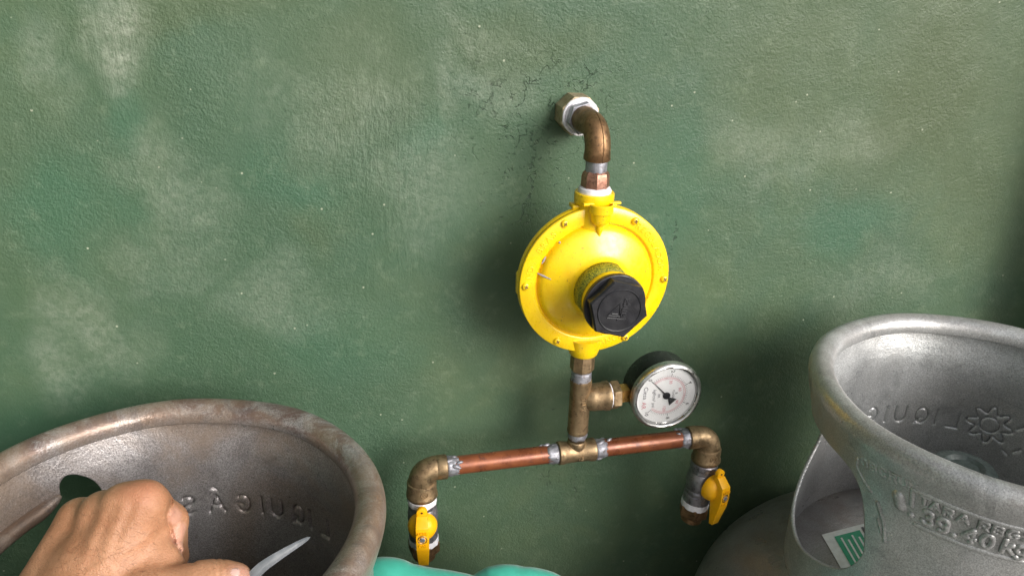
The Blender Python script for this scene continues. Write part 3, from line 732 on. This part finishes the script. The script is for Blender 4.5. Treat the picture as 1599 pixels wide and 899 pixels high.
vpart('solder_joint', M_sold, [(.0082, 0), (.0094, .0012), (.0088, .004), (.0096, .006), (.0086, .0095)], zz(669, 902), 28, wob=.05, seed=11, ang=70)
# lower tee
m_ = MB(); zs = zz(686, 901)
lathe(m_, (XP, YP, zs), (0, 0, -1), [(.0080, 0), (.0088, .0008), (.0090, .004), (.0086, zs-zm)], 40, wob=.004)
lathe(m_, (XP-.0185, YP, zm), (1, 0, 0), [(.0085, 0), (.0106, 0), (.0112, .0006), (.0112, .005), (.0104, .0075), (.0102, .018), (.0104, .0295), (.0112, .032), (.0112, .0364), (.0106, .037), (.0085, .037)], 48, wob=.004)
t2 = obj('tee', m_, M_brass, pm, 40)
q = text_mb('15', .006, .0003, .0002); q.tf(Matrix.Translation((XP+.002, YP-.0104, zm-.0025)) @ Matrix.Rotation(math.pi/2, 4, 'X')); obj('raised_lettering', q, M_brass, t2)
def hpart(name, mat, x0, x1, prof=None, wob=0., seed=0, r=.0086, n=40, ang=40):
    m_ = MB(); lathe(m_, (x0, YP, zm), (1, 0, 0), prof or [(r, 0), (r, x1-x0)], n, wob=wob, seed=seed); return obj(name, m_, mat, pm, ang)
def splash(x0, s, seed):
    rr = random.Random(seed); m_ = MB()
    for k in range(9):
        a = rr.uniform(0, 2*math.pi); t = rr.uniform(.001, .015); r1 = rr.uniform(.0012, .0030)
        lathe(m_, (x0+s*t, YP+.0086*math.cos(a), zm+.0086*math.sin(a)), (s, rr.uniform(-.4, .4), rr.uniform(-.4, .4)), [(.0002, -r1*1.5), (r1*.7, -r1), (r1*.9, 0), (r1*.7, r1*1.2), (.0002, r1*2.2)], 12)
    o_ = obj('solder_drips', m_, M_sold, pm, 180); o_['kind'] = 'stuff'
    L_ = .012; hpart('solder_joint', M_sold, x0, x0, [(.0092, 0), (.0096, s*.003), (.0092, s*.006), (.0090, s*.009), (.0085, s*L_)], wob=.03, seed=seed, n=40, ang=180)
hpart('copper_tube', M_cop, XA+.018, XP-.018); hpart('copper_tube', M_cop, XP+.018, XB-.018)
splash(XP-.0180, -1, 21); splash(XP+.0180, 1, 22); splash(XA+.0225, 1, 23); splash(XB-.0205, -1, 24)
def end_elbow(x, s):
    m_ = MB(); rbd = .0128
    lathe(m_, (x+s*.0235, YP, zm), (-s, 0, 0), [(.0085, 0), (.0108, 0), (.0114, .0007), (.0114, .0092), (.0108, .0100)], 48)
    pts = [(x+s*.0140, YP, zm)]
    for i in range(0, 13):
        a = i/12*math.pi/2; pts.append((x+s*rbd-s*rbd*math.sin(a), YP, zm-rbd+rbd*math.cos(a)))
    pts += [(x, YP, zm-rbd-.004)]; tube(m_, pts, [.0111+.0016*max(0, i-3)/12 for i in range(len(pts))], 40)
    lathe(m_, (x, YP, zm-rbd+.001), (0, 0, -1), [(.0112, 0), (.0134, .0014), (.0138, .0028), (.0138, .0125), (.0146, .0137), (.0147, .0165), (.0140, .0178), (.009, .018)], 48)
    e_ = obj('elbow', m_, M_brass, pm, 40)
    m_ = MB(); c_ = Vector((x+.0005, YP-.0138, zm-rbd-.0065))
    ringp = [c_+Vector((.0031*math.cos(a), .0003, .0031*math.sin(a))) for a in np.linspace(0, 2*math.pi, 17)]
    tube(m_, ringp, .0005, 6, False); q = text_mb('15', .0040, .0003, .0001); q.tf(Matrix.Translation(c_) @ Matrix.Rotation(math.pi/2, 4, 'X')); m_.add(q.v, q.f); obj('raised_mark', m_, M_brass, e_)
    return zm-rbd-.0195
zEl = end_elbow(XA, 1); end_elbow(XB, -1)

# ------------------------------------------------------------------ ball valves (local: pipe down -z from 0, lever towards -y)
def valve_proto(loc):
    t = thing('ball_valve', '', 'valve', loc, 'yellow lever ball valves')
    Lc = Vector(loc); zc = -.0165
    def o_(name, m_, mat, par=t, ang=32):
        m_.v = [tuple(Vector(q)+Lc) for q in m_.v]; return obj(name, m_, mat, par, ang)
    m_ = MB(); lathe(m_, (0, 0, .002), (0, 0, -1), [(.0110, 0), (.0120, .001), (.0122, .004), (.0116, .0065)], 40, wob=.014); o_('thread_tape', m_, M_ptfe)
    m_ = MB(); lathe(m_, (0, 0, -.0035), (0, 0, -1), [(.0100, 0), (.0116, .0005), (.0116, .0035), (.0108, .0045), (.0118, .0065), (.0126, .0110), (.0126, .0165), (.0118, .0205), (.0108, .0225), (.0120, .0240), (.0120, .0260), (.0110, .0270), (.0122, .0280), (.0122, .0360), (.0112, .0366)], 48)
    lathe(m_, (0, -.008, zc), (0, -1, 0), [(.006, 0), (.006, .009)], 24); o_('valve_body', m_, M_steel)
    m_ = MB(); lathe(m_, (0, 0, -.0385), (0, 0, -1), [(.0112, 0), (.0124, .0008), (.0126, .0065), (.0112, .0080)], 40, wob=.014, seed=3); o_('thread_tape', m_, M_ptfe)
    m_ = MB(); lathe(m_, (0, 0, -.0440), (0, 0, -1), rb(.0136, 0, .0110, .0012), 6, rot=.2); lathe(m_, (0, 0, -.054), (0, 0, -1), [(.0095, 0), (.0095, .007)], 32); o_('hex_coupling', m_, M_bronze, ang=20)
    # lever: half dome with a flat keeled plate over it
    m_ = MB(); lathe(m_, (0, -.0125, zc), (0, -1, 0), [(.0120, 0), (.0122, .0015), (.0118, .0045), (.0105, .0078), (.0080, .0105), (.004, .0118)], 40)
    lv = o_('lever', m_, M_yelpl)
    side = [(-.0125, .0125+.0), ]
    m_ = MB()
    def pl(profile, wt):
        bm = bmesh.new(); A = []; B = []
        for (y, z, hw) in profile: A.append((-hw, y, z)); B.append((hw, y, z))
        n_ = len(profile); vs = A+B; fs = [tuple(range(n_))[::-1], tuple(range(n_, 2*n_))]+[(i, (i+1) % n_, (i+1) % n_+n_, i+n_) for i in range(n_)]
        for v in vs: bm.verts.new(v)
        bm.verts.ensure_lookup_table()
        for q in fs: bm.faces.new([bm.verts[i] for i in q])
        bmesh.ops.recalc_face_normals(bm, faces=bm.faces[:])
        bmesh.ops.bevel(bm, geom=bm.edges[:], offset=.0006, segments=2, affect='EDGES', profile=.6); bm.verts.index_update()
        m_.add([v.co[:] for v in bm.verts], [[v.index for v in q.verts] for q in bm.faces]); bm.free()
    hw = .0052
    pl([(-.0170, zc+.0150, hw*.85), (-.0215, zc+.0150, hw*.85), (-.0290, zc+.0085, hw), (-.0305, zc-.002, hw), (-.0300, zc-.012, hw), (-.0262, zc-.0315, hw*.8), (-.0225, zc-.0320, hw*.8), (-.0190, zc-.010, hw), (-.0180, zc+.002, hw)], 0)
    lathe(m_, (0, -.0165, zc+.0170), (0, -1, 0), rb(.0044, 0, .0042, .0006), 28)
    lp_ = o_('lever_plate', m_, M_yelpl, lv, 28)
    m_ = MB(); lathe(m_, (0, -.0295, zc-.0015), (0, -1, .02), [(.0036, 0), (.0040, .0009), (.0036, .0012), (.0030, .0008), (.0029, .0004)], 24); lathe(m_, (0, -.0206, zc+.0175), (0, -1, 0), [(.0010, 0), (.0010, .0003)], 12); o_('screw_hole', m_, M_bronze, lv)
    m_ = MB(); lathe(m_, (0, -.0297, zc-.0015), (0, -1, .02), [(.0026, 0), (.0026, .0009), (.0020, .0013)], 6); o_('screw', m_, M_sold, lv)
    m_ = MB()
    for (s, dz, dy) in (('ABRE', .0042, -.0306), ('GAS', -.0078, -.0305)):
        q = text_mb(s, .0036, .0002, 0, .00005); q.tf(Matrix.Translation((0, dy, zc+dz)) @ Matrix.Rotation(math.pi/2, 4, 'X')); m_.add(q.v, q.f)
    o_('raised_lettering', m_, M_yelpl, lv)
    return t
vA = valve_proto((XA, YP, zEl)); vA['label'] = 'ball valve with an upright yellow lever facing forward below the left elbow'
vB = copy_tree(vA); vB.location = (XB-.001, YP, zEl-.001); vB['label'] = 'ball valve with its yellow lever turned sideways below the right elbow, under the gauge'
vB.rotation_euler = (R_(1), R_(5), R_(20)); vA.rotation_euler = (0, R_(-1), R_(-8))
vA.scale = vB.scale = (1.13, 1.13, 1.13)

for q in bpy.data.objects:
    if q.parent == vB and q.name.startswith('thread_tape') and max(v.co.z for v in q.data.vertices) > -.02:
        q.data = q.data.copy(); q.data.materials[0] = M_steel
# ------------------------------------------------------------------ pressure gauge
GF = .592; gp_ = pt(1043.5, 619, GF); GX, GZ = gp_[0], zbr*.35+gp_[2]*.65
pg = thing('pressure_gauge', 'round pressure gauge with white dial, black case and chrome rim beside the tee', 'gauge', (GX, YP, GZ))
GR = .0347
m_ = MB(); lathe(m_, (GX, GF+.034, GZ), ax, [(.020, 0), (.0300, 0), (.0322, .0010), (.0331, .0030), (.0334, .024), (.0331, .026)], 72); obj('case', m_, M_blkg, pg)
m_ = MB(); lathe(m_, (GX, GF+.0090, GZ), ax, [(.0333, 0), (GR, .0006), (GR+.0003, .0020), (GR+.0001, .0060), (GR-.0010, .0082), (GR-.0028, .0090), (GR-.0040, .0084), (GR-.0046, .0068), (GR-.0050, .0040)], 96, caps=False, wob=.0008); obj('bezel', m_, M_chrome, pg, 50)
DR = .0295; YD = GF+.0045
m_ = MB(); lathe(m_, (GX, YD+.001, GZ), ax, [(.001, .001), (DR, .001), (DR, 0)], 64); dl = obj('dial', m_, M_white, pg)
m_ = MB(); lathe(m_, (GX, GF+.0026, GZ), ax, [(.0001, 0), (DR+.0001, 0), (DR+.0001, -.0006), (.0001, -.0006)], 64, caps=False); obj('glass', m_, M_glass, pg)
def dpt(a, r, y=0.0): return Vector((GX+r*math.cos(R_(a)), YD-.0002-y, GZ+r*math.sin(R_(a))))
def dline(m_, a, r0_, r1_, w_, y=.0):
    d = Vector((-math.sin(R_(a)), 0, math.cos(R_(a))))*w_/2; A_, B_ = dpt(a, r0_, y), dpt(a, r1_, y)
    m_.add([A_-d, B_-d, B_+d, A_+d], [(0, 1, 2, 3)])
def darc(m_, a0, a1, r_0, w_, y=0.0, n=80):
    vs = []; fs = []
    for i in range(n+1):
        a = a0+(a1-a0)*i/n; vs += [dpt(a, r_0, y), dpt(a, r_0+w_, y)]
    for i in range(n): fs.append((2*i, 2*i+1, 2*i+3, 2*i+2))
    m_.add(vs, fs)
def dtext(m_, s, size, a, r_0, rotd=-90, y=.0):
    c_ = dpt(a, r_0, y); q = text_mb(s, size, 0, 0, .00004, 2); q.tf(Matrix.Translation(c_) @ Matrix.Rotation(R_(-rotd), 4, 'Y') @ Matrix.Rotation(math.pi/2, 4, 'X')); m_.add(q.v, q.f)
KD = 1.15
def dtext_(m_, t, size, a, r_0): dtext(m_, t, size*KD*1.06, a, r_0*KD)
def dline_(m_, a, p, q, w_): dline(m_, a, p*KD, q*KD, w_*KD)
def darc_(m_, a, b, r, w_): darc(m_, a, b, r*KD, w_*KD)
A0 = 135
mk, mr_, mg = MB(), MB(), MB()
for i in range(51):
    a = A0-270*i/50; dline_(mk, a, .0172, .0202 if i % 10 == 0 else .0188, .00042 if i % 10 == 0 else .00022)
for i in range(6): dtext_(mk, str(2*i), .0042, A0-54*i, .0222)
darc_(mr_, A0, A0-270, .0165, .00035); darc_(mr_, A0, A0-270, .0152, .0002)
for i in range(76): dline_(mr_, A0-270*i/75, .0152, .0166, .00016)
for i, s in enumerate(('30', '60', '90', '120')): dtext_(mr_, s, .0034, A0-57*(i+1), .0124)
dtext_(mg, 'kgf/cm² psi', .0036, 190, .0108); dtext_(mg, 'BR', .0030, 178, .0065); dtext_(mg, 'CLASSE', .0024, 5, .0062); dtext_(mg, 'B', .0028, 8, .0088)
dtext_(mg, 'Ciesa', .0050, 168, .0190); dtext_(mr_, 'AR', .0050, 202, .0205)
obj('black_scale', mk, M_ink, dl, recalc=False); obj('red_scale', mr_, M_pink, dl, recalc=False); obj('small_print', mg, M_inkg, dl, recalc=False)
m_ = MB(); lathe(m_, (GX, YD-.0003, GZ), ax, rb(.0036, 0, .0014, .0004), 32)
def needle_pt(l, s): 
    d = Vector((math.cos(R_(133)), 0, math.sin(R_(133)))); n_ = Vector((-d.z, 0, d.x)); return Vector((GX, 0, GZ))+d*l+n_*s
nv = [(.0240, 0), (.0025, -.0008), (-.0040, -.0010), (-.0105, -.0046), (-.0105, .0046), (-.0040, .0010), (.0025, .0008)]
A_ = [needle_pt(*q) for q in nv]; vs = [Vector((p.x, YD-.0012, p.z)) for p in A_]+[Vector((p.x, YD-.0008, p.z)) for p in A_]; k = len(A_)
m_.add(vs, [tuple(range(k)), tuple(range(k, 2*k))[::-1]]+[(i, (i+1) % k, (i+1) % k+k, i+k) for i in range(k)]); obj('needle', m_, M_blk, pg)
xs = XP+.038
m_ = MB(); lathe(m_, (xs, YP+.001, zbr), (1, 0, (GZ-zbr)/(GX-xs)), rb(.0088, 0, .012, .0008), 4, rot=math.pi/4); lathe(m_, (xs+.01, YP+.001, zbr), (1, 0, 0), [(.006, 0), (.006, GX-.030-xs-.01)], 24)
obj('square_stem', m_, M_brassb, pg, 20)

# ------------------------------------------------------------------ implicit surfaces (hand)
def surface_nets(Fv, lo, h):
    nx, ny, nz = Fv.shape; sg = Fv < 0
    c = [(i, j, k) for i in (0, 1) for j in (0, 1) for k in (0, 1)]
    sl_ = lambda i, j, k: (slice(i, nx-1+i), slice(j, ny-1+j), slice(k, nz-1+k))
    cnt = sum(sg[sl_(*q)].astype(int) for q in c); act = (cnt > 0) & (cnt < 8)
    idx = np.argwhere(act); ids = -np.ones(act.shape, int); ids[act] = np.arange(len(idx))
    P = np.zeros((len(idx), 3)); K = np.zeros(len(idx))
    I, J, Kk = idx.T
    for a in c:
        for b in c:
            if sum(abs(x-y) for x, y in zip(a, b)) != 1 or a > b: continue
            fa = Fv[I+a[0], J+a[1], Kk+a[2]]; fb = Fv[I+b[0], J+b[1], Kk+b[2]]; m = (fa < 0) != (fb < 0)
            t = np.where(m, fa/(fa-fb+1e-20), 0)
            for d in range(3): P[:, d] += np.where(m, a[d]+t*(b[d]-a[d]), 0)
            K += m
    P = P/K[:, None]+idx; V = lo+P*h; quads = []
    for ax_ in range(3):
        o1, o2 = [(1, 2), (2, 0), (0, 1)][ax_]
        s = [slice(1, n-1) for n in Fv.shape]; s[ax_] = slice(0, Fv.shape[ax_]-1)
        s2 = list(s); s2[ax_] = slice(1, Fv.shape[ax_])
        a, b = sg[tuple(s)], sg[tuple(s2)]; E_ = np.argwhere(a != b); off = np.array([1, 1, 1]); off[ax_] = 0; E_ = E_+off
        def cell(d1, d2):
            q = E_.copy(); q[:, o1] -= d1; q[:, o2] -= d2; return ids[q[:, 0], q[:, 1], q[:, 2]]
        q = np.stack([cell(0, 0), cell(1, 0), cell(1, 1), cell(0, 1)], 1)
        fl = Fv[tuple(E_.T)] < 0; q[~fl] = q[~fl][:, ::-1]; quads.append(q)
    q = np.concatenate(quads); q = q[(q >= 0).all(1)]
    return V, q
def cs(u, v, d): return np.array([(u-W/2)/F*d, -(v-H/2)/F*d, -d])       # camera space (x right, y up, z back)
def cone(P, a, b, ra, rb_):
    ab = b-a; t = np.clip(((P-a)@ab)/(ab@ab), 0, 1); return np.linalg.norm(P-a-t[..., None]*ab, axis=-1)-(ra+(rb_-ra)*t)
def smin(a, b, k): h = np.clip(.5+.5*(b-a)/k, 0, 1); return b+(a-b)*h-k*h*(1-h)
RM = np.array([[r_[0], u_[0], -f_[0]], [r_[1], u_[1], -f_[1]], [r_[2], u_[2], -f_[2]]])
def skin_material():
    m = N('tanned_skin').world()
    c = m.mix(m.mr(m.noise(45, 6, .7), .36, .64), (.47, .24, .135), (.37, .175, .092))
    c = m.mix(m.ma('MULTIPLY', m.mr(m.noise(700, 3, .7), .45, .65), .30), c, (.30, .12, .06))
    # paler pinkish skin on the finger sides and thumb tip
    def near(u, v, d, r0, r1):
        p_ = CAMP+RM@cs(u, v, d); a = m.n('ShaderNodeVectorMath', operation='DISTANCE'); m.l(m.co, a.inputs[0]); a.inputs[1].default_value = tuple(p_)
        return m.mr(a.outputs['Value'], r0, r1, 1, 0)
    pk = m.ma('MAXIMUM', near(283, 806, .507, .005, .010), near(288, 834, .510, .006, .010)); pk = m.ma('MAXIMUM', pk, near(294, 858, .512, .005, .010)); pk = m.ma('MAXIMUM', pk, near(385, 895, .485, .006, .016))
    c = m.mix(m.ma('MULTIPLY', pk, .65), c, (.56, .30, .23))
    kn = near(222, 752, .49, .004, .022); c = m.mix(m.ma('MULTIPLY', kn, .35), c, (.48, .17, .10))
    mp = m.n('ShaderNodeMapping'); m.l(m.co, mp.inputs[0]); mp.inputs['Scale'].default_value = (1, 1, 1)
    fine = m.ma('MULTIPLY', m.vor(620, 'DISTANCE_TO_EDGE'), 1.5)
    h = m.ma('ADD', m.ma('MULTIPLY', m.noise(420, 4, .7, 1.2), .9), fine); h = m.ma('ADD', h, m.ma('MULTIPLY', m.noise(90, 3, .5, .6), 1.2))
    m.set(Base_Color=c, Roughness=.52, Subsurface_Weight=.12, Subsurface_Radius=(1, .35, .2), Subsurface_Scale=.004, Normal=m.bump(h, .40, .0007)); return m.m
M_skin = skin_material()
M_nail = plain('pale_nail', (.66, .42, .36), rough=.32, bump=.05, var=.08)
hand_bones = []
def hand():
    h = .0011
    lo = np.array([-.235, -.330, -.600]); hi = np.array([-.150+.005, -.125, -.395])
    lo[0] = cs(-120, 0, .5)[0]; hi[0] = cs(425, 0, .48)[0]; hi[1] = cs(0, 725, .48)[1]; lo[1] = cs(0, 1130, .5)[1]
    n = ((hi-lo)/h).astype(int); g_ = np.stack(np.meshgrid(*[lo[i]+h*np.arange(n[i]) for i in range(3)], indexing='ij'), -1)
    c = cs
    def chain(pts, k=.004):
        d = None
        for (a, b) in zip(pts[:-1], pts[1:]):
            q = cone(g_, c(*a[:3]), c(*b[:3]), a[3], b[3]); d = q if d is None else smin(d, q, k)
        return d
    pal = None
    for q in ([(30, 1020, .490, .024), (124, 812, .513, .0136)], [(60, 1010, .488, .024), (158, 811, .506, .0126)], [(90, 1000, .486, .024), (192, 796, .500, .0136)], [(120, 995, .486, .024), (225, 787, .500, .0136)]):
        d = chain(q); pal = d if pal is None else smin(pal, d, .009)
    arm = chain([(80, 1000, .488, .029), (-20, 1150, .46, .031), (-260, 1420, .40, .038)]); pal = smin(pal, arm, .02)
    idx = chain([(226, 786, .500, .0134), (262, 814, .519, .0122), (266, 868, .541, .0112), (225, 890, .560, .0095)], .003)
    mid = chain([(194, 790, .499, .0140), (222, 812, .537, .0115), (226, 862, .560, .0105), (190, 880, .566, .009)], .003)
    rin = chain([(160, 800, .504, .0135), (180, 824, .542, .011), (184, 870, .562, .010), (150, 884, .566, .009)], .003)
    pin = chain([(128, 812, .512, .0125), (142, 842, .543, .0095), (146, 880, .558, .0088), (120, 892, .560, .008)], .003)
    thb = chain([(105, 990, .488, .023), (228, 930, .486, .0166), (312, 911, .490, .0124), (340, 908, .492, .0122), (366, 907, .494, .0112)], .006)
    web = chain([(150, 900, .500, .026), (246, 880, .503, .0165)])
    D = pal
    for q in (mid, rin, pin): D = smin(D, q, .006)
    D = smin(D, idx, .0065); D = smin(D, web, .009); D = smin(D, thb, .0055)
    # knuckle swellings, tendons, creases
    def near(p, r): return np.exp(-(np.linalg.norm(g_-c(*p), axis=-1)/r)**2)
    gu = g_[..., 0]/-g_[..., 2]*F+W/2; gv = -g_[..., 1]/-g_[..., 2]*F+H/2; gd = -g_[..., 2]
    def ridge(P, wd, dp, dmax=.512):
        d = seg_dist(gu, gv, P); return dp*np.exp(-(d/wd)**2)*np.clip((dmax-gd)/.006, 0, 1)
    D = D-ridge([(122, 808), (95, 880)], 9, .0004)-ridge([(158, 808), (120, 900)], 8, .0005)-ridge([(192, 790), (150, 905)], 8, .0006)-ridge([(224, 782), (190, 850)], 9, .0006)
    D = D+ridge([(142, 800), (128, 850)], 8, .0003)+ridge([(176, 792), (150, 852)], 8, .0004)+ridge([(208, 790), (186, 840)], 8, .0004)
    D = D-ridge([(100, 960), (140, 890), (215, 850), (240, 830)], 5, .0006)-ridge([(170, 880), (190, 930)], 4, .0005)
    D = D-.0012*near((222, 768, .487), .009)-.0008*near((190, 780, .488), .008)
    def groove(P, wd, dp):
        d = np.full(g_.shape[:-1], 1e9)
        for a, b in zip(P[:-1], P[1:]): d = np.minimum(d, cone(g_, c(*a), c(*b), 0, 0))
        return dp*np.exp(-(d/wd)**2)
    D = D+ridge([(268, 781), (261, 804), (266, 828), (273, 848), (290, 871), (302, 876)], 2.6, .0020, .530)+ridge([(267, 828), (288, 806)], 1.8, .0013, .530)
    D = D+ridge([(268, 786), (276, 800)], 2, .0006, .530)-ridge([(280, 818), (289, 850)], 7, .0010, .530)
    D = D+ridge([(338, 872), (343, 885), (342, 905)], 2.2, .0009)+ridge([(348, 872), (354, 886), (353, 905)], 2.2, .0008)+ridge([(329, 875), (333, 890)], 2.0, .0005)+ridge([(318, 878), (322, 892)], 2.0, .0003)
    for k in range(14):
        a_, b_ = rng.uniform(60, 250), rng.uniform(800, 930); an = rng.normal(-.5, .35); D = D+ridge([(a_, b_), (a_+14*math.cos(an), b_+14*math.sin(an))], 1.6, .00025)
    V, q = surface_nets(D, lo, h)
    Wd = (RM@V.T).T+CAMP; wr = CAMP+RM@cs(80, 1000, .488)
    pr_ = thing('person', 'left hand reaching into the rusty collar, thumb pinching a pale blade', 'person', tuple(wr))
    m_ = MB(); m_.v = [tuple(x) for x in Wd]; m_.f = [tuple(int(i) for i in x) for x in q]
    hd = obj('hand', m_, M_skin, pr_, 180, recalc=False)
    sm2 = hd.modifiers.new('relax', 'SMOOTH'); sm2.factor = .5; sm2.iterations = 2
    # nail on the thumb
    dn = thb-.0007; pc = c(374, 887, .4838); Q = g_-pc
    ex = np.array([1, .05, .25]); ex /= np.linalg.norm(ex); ey = np.array([-.1, .75, -.65]); ey -= ex*(ey@ex); ey /= np.linalg.norm(ey); ez = np.cross(ex, ey)
    el_ = (np.sqrt((Q@ex/.0068)**2+(Q@ey/.0062)**2+(Q@ez/.0052)**2)-1)*.0052
    h2 = .0005; l2 = c(330, 925, .50); l2 = np.array([l2[0], l2[1], -.515]); h_ = c(410, 865, .47); n2 = ((np.array([h_[0], h_[1], -.465])-l2)/h2).astype(int)
    g2 = np.stack(np.meshgrid(*[l2[i]+h2*np.arange(n2[i]) for i in range(3)], indexing='ij'), -1); P2 = [(312, 911, .490, .0124), (340, 908, .492, .0122), (366, 907, .494, .0112)]
    t2_ = np.minimum(cone(g2, c(*P2[0][:3]), c(*P2[1][:3]), .0124, .0122), cone(g2, c(*P2[1][:3]), c(*P2[2][:3]), .0122, .0112)); Q = g2-pc
    el_ = (np.sqrt((Q@ex/.0078)**2+(Q@ey/.0062)**2+(Q@ez/.0052)**2)-1)*.0052
    V, q = surface_nets(np.maximum(t2_-.0008, el_), l2, h2)
    if len(q):
        Wd = (RM@V.T).T+CAMP; m_ = MB(); m_.v = [tuple(x) for x in Wd]; m_.f = [tuple(int(i) for i in x) for x in q]
        nl = obj('thumb_nail', m_, M_nail, pr_, 180, recalc=False); s3 = nl.modifiers.new('relax', 'SMOOTH'); s3.iterations = 3; s3.factor = .5
    # forearm hairs on the back of the hand
    return pr_, hd, Wd
prs, hd, _ = hand()
def hairs():
    me = hd.data; n = len(me.vertices); co_v = np.empty(n*3); me.vertices.foreach_get('co', co_v); co_v = co_v.reshape(-1, 3)+np.array(wloc(hd))
    nr = np.empty(n*3); me.vertices.foreach_get('normal', nr); nr = nr.reshape(-1, 3)
    cc = (co_v-CAMP)@RM; u = cc[:, 0]/-cc[:, 2]*F+W/2; v = -cc[:, 1]/-cc[:, 2]*F+H/2
    ok = np.where((nr@f_ < -.35) & (u > 30) & (u < 255) & (v > 800) & (v < 960))[0]
    m_ = MB(); dirw = RM@np.array([.75, -.35, 0]); 
    for i in rng.choice(ok, 520, replace=False):
        p = co_v[i]; nn = nr[i]; d = dirw+RM@np.append(rng.normal(0, .35, 2), 0); d -= nn*(d@nn); d /= np.linalg.norm(d); s = np.cross(nn, d)*.000055
        L_ = rng.uniform(.003, .0065); a = p+nn*.0001; b = p+d*L_*.5+nn*.0006; e = p+d*L_+nn*.0003
        m_.add([a-s, a+s, b+s*.8, b-s*.8, e], [(0, 1, 2, 3), (3, 2, 4)])
    o_ = obj('hand_hair', m_, plain('dark_hair', (.12, .06, .035), rough=.6), prs, recalc=False); o_['kind'] = 'stuff'
hairs()

# pale blade held by the thumb
A_, B_, C_, D_ = [CAMP+RM@cs(*q) for q in ((385, 912, .492), (408, 886, .495), (445, 861, .500), (484, 838, .506))]
pth = catmull([tuple(A_), tuple(B_), tuple(C_), tuple(D_)], 8, False); pth = [Vector(p) for p in pth]; n = len(pth); vs = []; fs = []
camf = Vector(f_)
for i, p in enumerate(pth):
    t_ = (pth[min(i+1, n-1)]-pth[max(i-1, 0)]).normalized(); s_ = t_.cross(camf).normalized(); k = i/(n-1)
    hw_ = .0047*(1-k)**.6*(.75+.25*k)+.0003
    for (a, b) in ((-1, 0), (-.45, -.0012), (.15, -.0016), (.6, -.0008), (1, 0), (.4, .0006), (-.4, .0006)):
        vs.append(p+s_*hw_*a+camf*b*(1-.6*k))
for i in range(n-1):
    for j in range(7): fs.append((i*7+j, i*7+(j+1) % 7, (i+1)*7+(j+1) % 7, (i+1)*7+j))
fs.append(tuple(range(7))); fs.append(tuple((n-1)*7+j for j in range(7)))
m = N('translucent_grey_plastic').world(); m.set(Base_Color=m.mix(m.mr(m.noise(90, 3), .3, .7), (.17, .185, .20), (.30, .31, .33)), Roughness=.3, Transmission_Weight=.25, IOR=1.4, Specular_IOR_Level=.6)
m_ = MB(); m_.add(vs, fs); bl = obj('blade', m_, m.m, loc=tuple(A_)); bl['label'] = 'thin pale grey tapering blade pinched by the thumb inside the left cylinder collar'; bl['category'] = 'blade'

# ------------------------------------------------------------------ turquoise cloth between the cylinders
YK = .515
tops = [(560, 884), (580, 874), (600, 869), (625, 871), (660, 882), (700, 890), (735, 895), (752, 891), (765, 884), (785, 880), (815, 882), (845, 888), (875, 897), (905, 915), (930, 945)]
tp = catmull(tops, 6, False); vs = []; fs = []; npf = 30
for i, (a, b) in enumerate(tp):
    P0 = pt(a, b+4, YK); k = i/(len(tp)-1)
    for j in range(npf):
        t = j/(npf-1)*2-1; s = abs(t)                      # -1 front hem ... 0 top ... 1 back hem
        yy = YK+(.030*math.copysign(1-(1-s)**2.2, t))+.004*math.sin(i*.21+3*s)*s
        dz = -.32*s**2.4-.012*s+.003*math.sin(i*.33+j*.3)*s-.0016*math.exp(-((a-742)/7)**2)-.0009*math.exp(-((a-(640+60*s))/6)**2)-.0010*math.exp(-((a-(812+90*s))/7)**2)
        vs.append((P0[0]+.004*math.sin(j*.5+i*.08)*s, yy, P0[2]+dz+.0003*math.sin(i*.5+j*.7)*(1-s)))
for i in range(len(tp)-1):
    for j in range(npf-1): a = i*npf+j; fs.append((a, a+1, a+npf+1, a+npf))
m = N('turquoise_cloth').world(); wv = m.noise(1400, 2)
m.set(Base_Color=m.mix(m.mr(m.noise(30, 3), .3, .7), (.014, .23, .165), (.020, .29, .215)), Roughness=.8, Sheen_Weight=.3, Normal=m.bump(m.ma('ADD', wv, m.ma('MULTIPLY', m.noise(60, 3), 2)), .3, .0008))
m_ = MB(); m_.add(vs, fs); P0 = pt(740, 893, YK); ck = obj('cloth', m_, m.m, loc=(P0[0], YK, P0[2]-.32), ang=80)
ck['label'] = 'turquoise cloth lying in two folds at the bottom edge, below the left valve'; ck['category'] = 'cloth'
md = ck.modifiers.new('thickness', 'SOLIDIFY'); md.thickness = .0015

for o in bpy.data.objects:
    if o.name.split('.')[0] in ('raised_lettering', 'white_lettering', 'black_lettering', 'black_scale', 'red_scale', 'small_print', 'raised_ridge', 'paint_chip'): o['kind'] = 'stuff'
